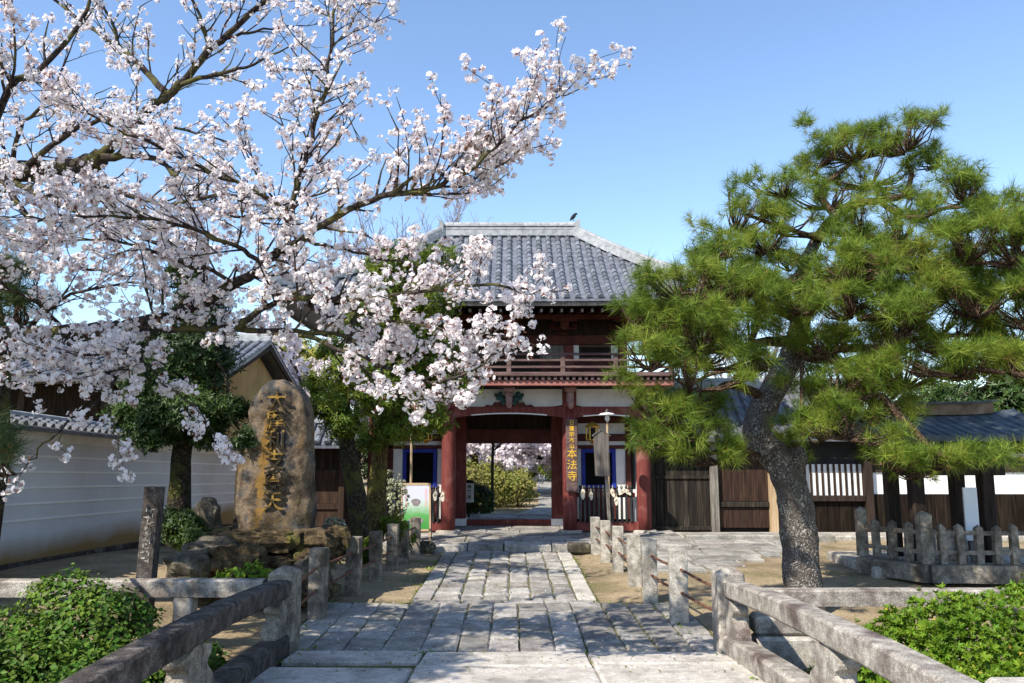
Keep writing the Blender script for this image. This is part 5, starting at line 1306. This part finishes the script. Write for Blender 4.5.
    for a in ((855, 148, A+.3, 60, 18, .9), (815, 158, A+.4, 45, 17, .6), (905, 142, A-.3, 48, 18, .7), (938, 160, A-.3, 30, 12, .3), (870, 178, A+.2, 70, 14, .7), (785, 190, A+.1, 45, 12, .5), (830, 200, A+.3, 55, 14, .6),
              (965, 190, A-1.1, 50, 18, .7), (985, 210, A-1, 40, 16, .5), (735, 220, A-.4, 45, 18, .7), (775, 225, A-.1, 45, 15, .5), (722, 250, A-.8, 32, 14, .4), (760, 248, A-.5, 45, 13, .45), (830, 240, A-.3, 40, 12, .4),
              (690, 290, A-1.3, 50, 24, .9), (735, 288, A-1, 50, 20, .8), (655, 318, A-1.5, 36, 22, .6), (700, 335, A-1.4, 60, 28, 1.2), (650, 355, A-1.6, 36, 22, .7), (690, 375, A-1.5, 50, 22, .8), (750, 335, A-.9, 50, 22, .8),
              (850, 268, A-.7, 55, 20, .9), (905, 258, A-.9, 60, 22, 1.), (965, 250, A-1.2, 55, 24, 1.), (1015, 250, A-1.4, 45, 26, .9), (800, 300, A-.8, 45, 20, .7), (850, 305, A-.8, 55, 22, 1.), (910, 300, A-.9, 60, 24, 1.1), (975, 300, A-1.1, 55, 26, 1.1), (1030, 310, A-1.2, 45, 30, .9),
              (880, 335, A-.7, 60, 20, 1.), (945, 340, A-.5, 60, 22, 1.), (1005, 350, A-.6, 50, 24, .9), (830, 345, A-.5, 35, 16, .5), (665, 415, A-1.3, 42, 16, .7), (695, 440, A-1.1, 42, 16, .6), (655, 440, A-1.3, 26, 12, .3), (700, 405, A-1, 40, 14, .5),
              (840, 390, A-.8, 45, 20, .8), (885, 378, A-1, 45, 16, .7), (845, 425, A-1.1, 45, 20, .9), (820, 430, A-1., 35, 16, .5), (960, 366, A-1.4, 55, 14, .8), (1010, 364, A-1.5, 45, 14, .8), (885, 458, A-1.2, 42, 11, .5), (935, 464, A-1.4, 45, 9, .4), (985, 460, A-1.5, 36, 8, .25),
              (720, 455, A-.9, 35, 12, .4), (775, 445, A+.9, 35, 22, .5), (830, 400, A+1, 50, 30, .8), (900, 370, A+1.2, 60, 30, .9), (730, 365, A+.8, 45, 20, .6), (760, 300, A+1, 55, 20, .7), (900, 310, A+1.3, 80, 30, 1.), (840, 285, A+1.2, 60, 26, .8), (960, 285, A+1.2, 60, 26, .8), (850, 350, A+1.2, 60, 26, .8), (860, 410, A+.5, 45, 20, .5), (700, 310, A+.6, 45, 24, .6), (790, 260, A+.6, 40, 18, .4), (1010, 230, A-.2, 30, 20, .4), (765, 272, A-.4, 48, 20, .6), (720, 270, A-.6, 40, 18, .5), (900, 232, A-.6, 45, 14, .5), (860, 228, A-.2, 45, 14, .5), (945, 228, A-.9, 40, 14, .4), (1010, 285, A-1, 40, 22, .6), (930, 275, A-.4, 55, 20, .7), (870, 285, A+.2, 50, 20, .6), (1015, 345, A+.2, 40, 24, .6), (940, 320, A+.4, 50, 22, .6), (700, 355, A-.9, 50, 20, .6), (905, 205, A-.2, 30, 12, .3), (980, 362, A+.8, 60, 22, .7)):
        pad(*a)
    pine_crown(t, pads, None, 5, 135, .2, 'needle')
pine_main()
def pine_left():
    t = thing('pine_tree', 'thin pine with dark needles at the left edge of the view', 'pine tree', (-5.85, 9.0, .0))
    MB().tube(poly3([(-5.9, 9, -.1), P(0, 470, 9), P(3, 400, 9), P(5, 350, 9), P(-5, 300, 9), P(-10, 260, 9), P(-15, 200, 9)], 4), lerpr(.09, .04, 25), 10, wob=.15).build('trunk', 'bark_dark', t, True)
    lb = MB(); lb.tube(poly3([P(4, 430, 9), P(-10, 440, 7.5), P(0, 455, 6.2), P(8, 468, 5.6)], 4), lerpr(.03, .012, 13), 6)
    lb.tube(poly3([P(5, 350, 9), P(15, 330, 8.5), P(25, 325, 8.2)], 4), lerpr(.03, .012, 9), 6); lb.tube(poly3([P(-5, 300, 9), P(8, 285, 8.6), P(15, 280, 8.4)], 4), lerpr(.03, .012, 9), 6); lb.build('limb', 'bark_dark', t)
    pads = []
    for (px, py, Yq, w, h, k) in ((20, 320, 8.3, 30, 25, .6), (10, 285, 8.5, 22, 16, .35), (5, 255, 8.8, 18, 12, .25), (-30, 300, 8.8, 50, 40, .8), (2, 345, 8.5, 25, 16, .3), (4, 462, 5.6, 20, 18, .22), (-30, 440, 6, 40, 26, .3), (-40, 240, 9, 50, 30, .6)):
        s = Yq/F; pads.append((P(px, py, Yq), w*s, w*s, h*s, k))
    pine_crown(t, pads, None, 6, 70, .2, 'needle_dark')
pine_left()
# ------------------------------------------------------------------ broadleaf trees
def broad_tree(name, label, cat, base, trunk, blobs, n, size, m, barkm, r0, r1, seed, tpl=CLUMP, clump=10, spread=.17, shell=.45):
    t = thing(name, label, cat, base); g = np.random.default_rng(seed)
    tp = poly3(trunk, 5); tr = MB().tube(tp, lerpr(r0, r1, len(tp)), 12, wob=.15, seed=seed); tr.build('trunk', barkm, t, True)
    lb = MB(); R = random.Random(seed)
    for c, rr in blobs:
        c = Vector(c); a = tp[min(len(tp)-1, int(len(tp)*R.uniform(.55, .98)))]; mid = a.lerp(c, .55)+Vector((R.gauss(0, .1), R.gauss(0, .1), .12))
        lb.tube(poly3([a, mid, c], 4), lerpr(max(.02, r1*.6), .012, 9), 6, cap=False)
        for k in range(7):
            e = c+Vector((R.uniform(-.8, .8)*rr[0], R.uniform(-.8, .8)*rr[1], R.uniform(-.6, .8)*rr[2])); lb.tube([c, c.lerp(e, .5)+Vector((0, 0, .05)), e], [.012, .009, .005], 4, cap=False)
    lb.build('limbs', barkm, t)
    pos, nr = blob_points(blobs, n, g, shell, clump, spread)
    leaves('foliage', pos, nr, size, m, t, g, tpl)
    return t
def B(px, py, Y, wx, wz, wy=None):
    s = Y/F; return (P(px, py, Y), (wx*s, (wy or wx)*s, wz*s))
broad_tree('evergreen_tree', 'dark glossy evergreen with ivy-clad trunk in front of the white wall', 'tree', (-4.95, 11.8, 0),
    [P(178, 545, 11.8), P(179, 500, 11.8), P(182, 450, 11.8), P(190, 400, 11.8), P(195, 340, 11.8), P(192, 290, 11.8)],
    [B(165, 380, 11.6, 38, 28), B(195, 355, 11.8, 38, 30), B(190, 410, 11.5, 42, 26), B(155, 430, 11.4, 28, 18), B(208, 432, 11.8, 20, 14), B(150, 350, 12, 22, 18), B(200, 305, 11.9, 26, 28), B(185, 270, 12, 18, 16), B(230, 410, 11.4, 20, 10), B(245, 440, 11.3, 16, 8), B(125, 415, 11.6, 20, 10)],
    15000, .066, 'evergreen', 'bark_dark', .19, .06, 31)
broad_tree('green_tree', 'dark-trunked green tree standing closer, right of the standing stone', 'tree', (-2.9, 14.0, -.1),
    [P(363, 548, 14), P(357, 500, 14), P(348, 450, 14), P(343, 400, 14), P(350, 350, 14), P(355, 300, 14)],
    [B(328, 405, 13.6, 24, 14), B(345, 425, 13.5, 22, 12), B(350, 375, 13.8, 28, 20), B(335, 350, 14.2, 20, 14), B(362, 325, 14.3, 24, 18), B(315, 385, 13.8, 13, 10), B(370, 400, 13.8, 22, 14)],
    3000, .08, 'leaf_green', 'bark_dark', .20, .07, 32)
broad_tree('green_tree', 'olive-trunked leafy green tree closest to the left of the gate', 'tree', (-2.6, 15.0, -.1),
    [P(374, 540, 15), P(377, 500, 15), P(380, 450, 15), P(386, 400, 15), P(392, 340, 15), P(396, 290, 15), P(400, 262, 15)],
    [B(398, 428, 14.7, 30, 13), B(372, 440, 14.7, 18, 9), B(420, 408, 15, 28, 14), B(390, 385, 14.8, 36, 24), B(430, 375, 15.2, 32, 22), B(400, 340, 15, 38, 24), B(440, 345, 15.3, 26, 18), B(385, 300, 15, 34, 22), B(425, 300, 15.2, 34, 20), B(400, 262, 15.1, 36, 16), B(440, 258, 15.3, 24, 12), B(375, 270, 15, 18, 10), B(460, 390, 15.2, 22, 12), B(437, 425, 15, 18, 7)],
    8500, .085, 'leaf_green', 'bark_olive', .20, .06, 33)
def bush(name, label, base, blobs, n, size, m, seed, tpl, clump=8, spread=.10, shell=.75, jitter=.5, core=None):
    t = thing(name, label, 'shrub', base); g = np.random.default_rng(seed); R = random.Random(seed); st = MB()
    for c, rr in blobs:
        c = Vector(c)
        for k in range(10):
            e = c+Vector((R.uniform(-.5, .5)*rr[0], R.uniform(-.5, .5)*rr[1], R.uniform(0, .6)*rr[2])); st.tube([(c.x+R.uniform(-.1, .1), c.y+R.uniform(-.1, .1), c.z-rr[2]*.9), c.lerp(e, .4), e], [.014, .01, .005], 4, cap=False)
    st.build('stems', 'bark_dark', t)
    pos, nr = blob_points(blobs, n, g, shell, clump, spread)
    leaves('foliage', pos, nr, size, m, t, g, tpl, jitter)
    return t
bush('azalea_shrub', 'bright green azalea mound right of the pale balustrade', (4.6, 7, -1.3),
    [((3.2, 7.3, -.34), (.5, .7, .72)), ((3.55, 7.35, -.3), (.55, .7, .74)), ((3.05, 6.6, -.75), (.4, .7, .6)), ((4.0, 7.4, -.1), (.7, .7, .75)), ((4.7, 7.45, -.05), (.8, .7, .76)), ((5.6, 7.4, -.1), (1.0, .75, .8)), ((6.6, 7.3, -.15), (1.0, .8, .8)), ((3.25, 6.5, -.7), (.5, .8, .62)), ((3.9, 6.3, -.45), (.8, .8, .75)), ((4.8, 6.3, -.3), (.95, .8, .8)), ((5.7, 6.2, -.35), (1.0, .8, .8)), ((3.4, 5.3, -.8), (.7, .8, .65)), ((4.3, 5.2, -.6), (.9, .8, .75)), ((7.6, 7.0, -.3), (1., .9, .8))],
    34000, .056, 'azalea', 41, ROS[1], clump=5, spread=.06, shell=.86)
az = [o for o in COL.objects if o.name == 'azalea_shrub'][0]
def flecks():
    f = [o for o in az.children if o.name.startswith('foliage')][0]; g = np.random.default_rng(55); V = np.empty(len(f.data.vertices)*3, np.float32); f.data.vertices.foreach_get('co', V); V = V.reshape(-1, 3)
    i = g.integers(0, len(V), 2200); pos = V[i]+np.array(wpos(az))+g.normal(size=(2200, 3))*.01
    scatter('yellow_leaves', LEAF[0], LEAF[1], pos, frames(g.normal(size=pos.shape)+np.array([-.3, -.4, .8]), g), .035*g.uniform(.6, 1.3, 2200), 'leaf_fleck', az)
mat('leaf_fleck', [(.40, .30, .03), (.50, .38, .05)], 5, .6, island=.3, trans=.3)
flecks()
bush('ivy_shrub', 'dark ivy-covered mound left of the bridge below the stone rail', (-4.3, 7, -1.3),
    [((-4.25, 7.75, -.05), (.6, .5, .86)), ((-3.85, 7.6, -.12), (.62, .6, .80)), ((-4.7, 7.5, -.25), (.75, .6, .75)), ((-3.4, 7.1, -.4), (.62, .7, .74)), ((-4.2, 6.8, -.3), (.85, .7, .75)), ((-5.2, 7.2, -.4), (.9, .8, .68)), ((-3.25, 6.2, -.6), (.55, .8, .68)), ((-4.1, 5.9, -.5), (1.0, .9, .75)), ((-6.2, 7.2, -.5), (.9, .8, .68)), ((-3.2, 5.0, -.8), (.55, .9, .62)), ((-2.95, 7.7, -.45), (.35, .5, .62))],
    60000, .058, 'ivy', 42, LEAF, clump=12, spread=.065, shell=.86)
bush('low_shrub', 'small weedy clump on the ledge by the left end post', P(238, 578, 9.4), [B(232, 578, 9.3, 14, 9), B(252, 574, 9.6, 16, 9), B(218, 582, 9.0, 9, 7)], 500, .06, 'azalea', 43, LEAF, clump=6)
bush('low_shrub', 'dark shrub at the foot of the evergreen trunk', P(185, 530, 11.3), [B(185, 530, 11.3, 17, 17), B(172, 520, 11.4, 11, 10), B(196, 540, 11.1, 16, 12)], 2000, .055, 'evergreen', 44, CLUMP)
bush('low_shrub', 'pale variegated shrub beside the standing stone pedestal', P(328, 545, 12.2), [B(328, 548, 12, 15, 20), B(335, 530, 12.2, 12, 12)], 900, .07, 'leaf_variegated', 45, LEAF)
bush('low_shrub', 'dark green shrub between the left stone posts and trunks', P(380, 540, 14.3), [B(394, 528, 14.8, 12, 12), B(368, 552, 13.3, 12, 11), B(407, 540, 15.4, 8, 10)], 750, .07, 'leaf_green', 46, CLUMP)
bush('low_shrub', 'tangled shrub nearest the poster stand behind the last posts', P(405, 515, 16), [B(398, 500, 16.2, 10, 20), B(390, 485, 16.4, 10, 14)], 700, .07, 'leaf_variegated', 47, LEAF)
# ------------------------------------------------------------------ beyond the gate and the wings
bush('tall_shrub', 'broad yellow-green shrub bank beyond the gate passage', (-.4, 28, -.1), [((-1.4, 29, .62), (1.1, 1, .75)), ((-.5, 28.8, .55), (.9, .9, .72)), ((.25, 29, .45), (.7, .8, .62)), ((-2.6, 29, .7), (1.2, 1, .8))], 7000, .11, 'leaf_tan', 48, LEAF, clump=9, spread=.14, shell=.4)
bush('tall_shrub', 'taller yellow-green bush at the back left of the passage view', (-2.2, 31, -.1), [((-2.2, 31, .85), (1.1, .9, .75)), ((-1.0, 31.5, .8), (1.0, .8, .65)), ((.1, 32, .7), (.8, .7, .55))], 3600, .13, 'leaf_yellow', 49, LEAF, clump=9, spread=.16, shell=.4)
bush('low_shrub', 'dark green rounded bush behind the small white sign', (-1.1, 24.9, -.1), [((-1.15, 24.9, .35), (.6, .5, .5)), ((-1.7, 25.1, .4), (.5, .5, .5))], 2600, .075, 'evergreen', 50, CLUMP)
pl = thing('young_tree', 'slender bare trunk standing in the passage view', 'tree', (-.65, 26.5, -.1))
MB().tube(poly3([(-.65, 26.5, -.1), (-.66, 26.5, 1.2), (-.62, 26.5, 2.6), (-.6, 26.5, 3.6)], 3), lerpr(.06, .035, 10), 8, wob=.1).build('trunk', 'bark_dark', pl)
MB().tube([(-.63, 26.5, 1.9), (-.2, 26.4, 2.3), (.2, 26.3, 2.5)], [.03, .02, .01], 6).tube([(-.63, 26.5, 2.1), (-1.0, 26.6, 2.5), (-1.3, 26.6, 2.6)], [.03, .02, .01], 6).build('limbs', 'bark_dark', pl)
def back_cherry(label, x, y, h, spread, seed, n, low=1.6):
    t = thing('cherry_tree', label, 'cherry tree', (x, y, -.1)); C = Cherry(seed); R = random.Random(seed)
    C.limb([(x, y, -.2), (x+R.uniform(-.2, .2), y, 1.0), (x+R.uniform(-.3, .3), y, 1.9)], .2, .14, 8, sub=False)
    for k in range(n):
        a = 2*math.pi*k/n+R.uniform(-.3, .3); rr = spread*R.uniform(.7, 1.1); zz = low+(h-low)*R.random()
        C.limb([(x, y, 1.7), (x+rr*.4*math.cos(a), y+rr*.4*math.sin(a), 1.9+(zz-1.7)*.7), (x+rr*math.cos(a), y+rr*math.sin(a), zz)], .07, .015, 6, sp=.3, tl=1.1, dens=.8)
    C.finish(t, 'bark_cherry', .10, 'petal_far', seed, calyx=False, mult=2)
back_cherry('distant flowering cherry on the left of the passage view', -1.6, 34, 3.4, 3.0, 61, 18, .9)
back_cherry('distant flowering cherry at the right of the passage view, above the path', 3.2, 38, 3.4, 3.4, 62, 20, .9)
back_cherry('pale blossoming tree behind the two green trees, left of the gate', -7.2, 29, 6.4, 3.0, 63, 13, 2.5)
back_cherry('blossoming tree low behind the right end of the path view', .8, 37, 3.4, 3.0, 66, 20, .8)
broad_tree('yellow_green_tree', 'yellow-green tree rising behind the ochre gable', 'tree', (-7.6, 31, 0), [(-7.6, 31, 0), (-7.5, 31, 3), (-7.6, 31, 5.5)], [B(300, 372, 31, 30, 18), B(285, 350, 31, 22, 16), B(315, 395, 30, 26, 18), B(330, 365, 31, 22, 18), B(300, 415, 30, 28, 18)], 5000, .2, 'leaf_yellow', 'bark_dark', .2, .08, 64)
def bare_tree(label, base, h, spread, seed, n=9, m='twig_grey'):
    t = thing('bare_tree', label, 'tree', base); C = Cherry(seed, .013); R = random.Random(seed); x, y, z = base
    C.limb([(x, y, z), (x+.1, y, z+h*.3), (x, y, z+h*.55)], .2, .12, 8, sub=False)
    for k in range(n):
        a = 2*math.pi*k/n+R.uniform(-.3, .3); rr = spread*R.uniform(.4, 1.); zz = z+h*R.uniform(.75, 1.)
        C.limb([(x, y, z+h*R.uniform(.3, .55)), (x+rr*.5*math.cos(a), y+rr*.5*math.sin(a), z+h*.65), (x+rr*math.cos(a), y+rr*math.sin(a), zz)], .06, .014, 5, sp=.2, tl=1.6, flower=False, up=.6)
    C.finish(t, m, .1)
bare_tree('leafless grey tree behind the left side of the gate roof', (-4.2, 32, 0), 12.0, 4.4, 71, 20)
bare_tree('leafless tree over the tiled roof between pine limbs', (8.0, 26, 0), 6.2, 3.0, 72, 9)
bt = broad_tree('dark_tree', 'dense green tree at the far right behind the shrine roof', 'tree', (14, 20, 0), [(14, 22.5, 0), (14, 22.5, 2.5), (13.8, 22.5, 4)], [B(1010, 410, 22, 40, 34), B(1040, 380, 22.5, 50, 36), B(980, 430, 23, 40, 26), B(950, 405, 24, 40, 24), B(915, 420, 24, 34, 24), B(940, 440, 22, 40, 18), B(1020, 445, 21.5, 40, 20)], 8000, .15, 'evergreen', 'bark_dark', .25, .1, 65)
for i, (x, y, r, h, lab, m) in enumerate(((-15, 44, 4.5, 6.5, 'rounded dark tree far behind the tiled house', 'evergreen'), (-5, 48, 4.5, 5, 'low dark tree far behind the passage, left', 'evergreen'), (3.5, 52, 4.5, 4.6, 'low dark tree far behind the passage, middle', 'leaf_green'), (11, 48, 4.5, 5, 'dark tree far behind the long wooden wall', 'evergreen'), (21, 42, 5, 6, 'broad dark tree far behind the shrine', 'leaf_green'))):
    broad_tree('background_tree', lab, 'tree', (x, y, 0), [(x, y, 0), (x, y, h*.4), (x+.2, y, h*.7)], [((x+dx*r, y+dy*r, h*z), (r*.5, r*.5, h*.28)) for dx, dy, z in ((0, -.2, .7), (-.6, 0, .5), (.6, 0, .5), (-.3, -.5, .35), (.35, -.5, .35), (-.8, -.2, .25), (.8, -.2, .25), (0, -.4, .2))], 5500, .26, m, 'bark_dark', .3, .12, 80+i)

for pre, grp in (('boulder', 'loose rocks around the standing stone and platform'), ('lamp_post', 'saucer lamps before the gate bays'), ('hanging_lantern', 'gold lanterns in the gate bays'),
                 ('background_tree', 'trees far behind the temple walls'), ('green_tree', 'leafy trees left of the gate'), ('low_shrub', 'small shrubs beside the approach'),
                 ('tall_shrub', 'shrub banks beyond the passage'), ('cherry_tree', 'flowering cherry trees'), ('pine_tree', 'pine trees by the approach'), ('bare_tree', 'leafless trees behind the roofs'),
                 ('stone_balustrade', 'balustrades of the bridge'), ('post_and_rail_fence', 'stone post fences along the approach'), ('stone_rail', 'low stone rails along the canal'), ('canal_wall', 'stone walls of the canal bank')):
    for o in COL.objects:
        if o.parent is None and o.name.split('.')[0] == pre and 'label' in o: o['group'] = grp
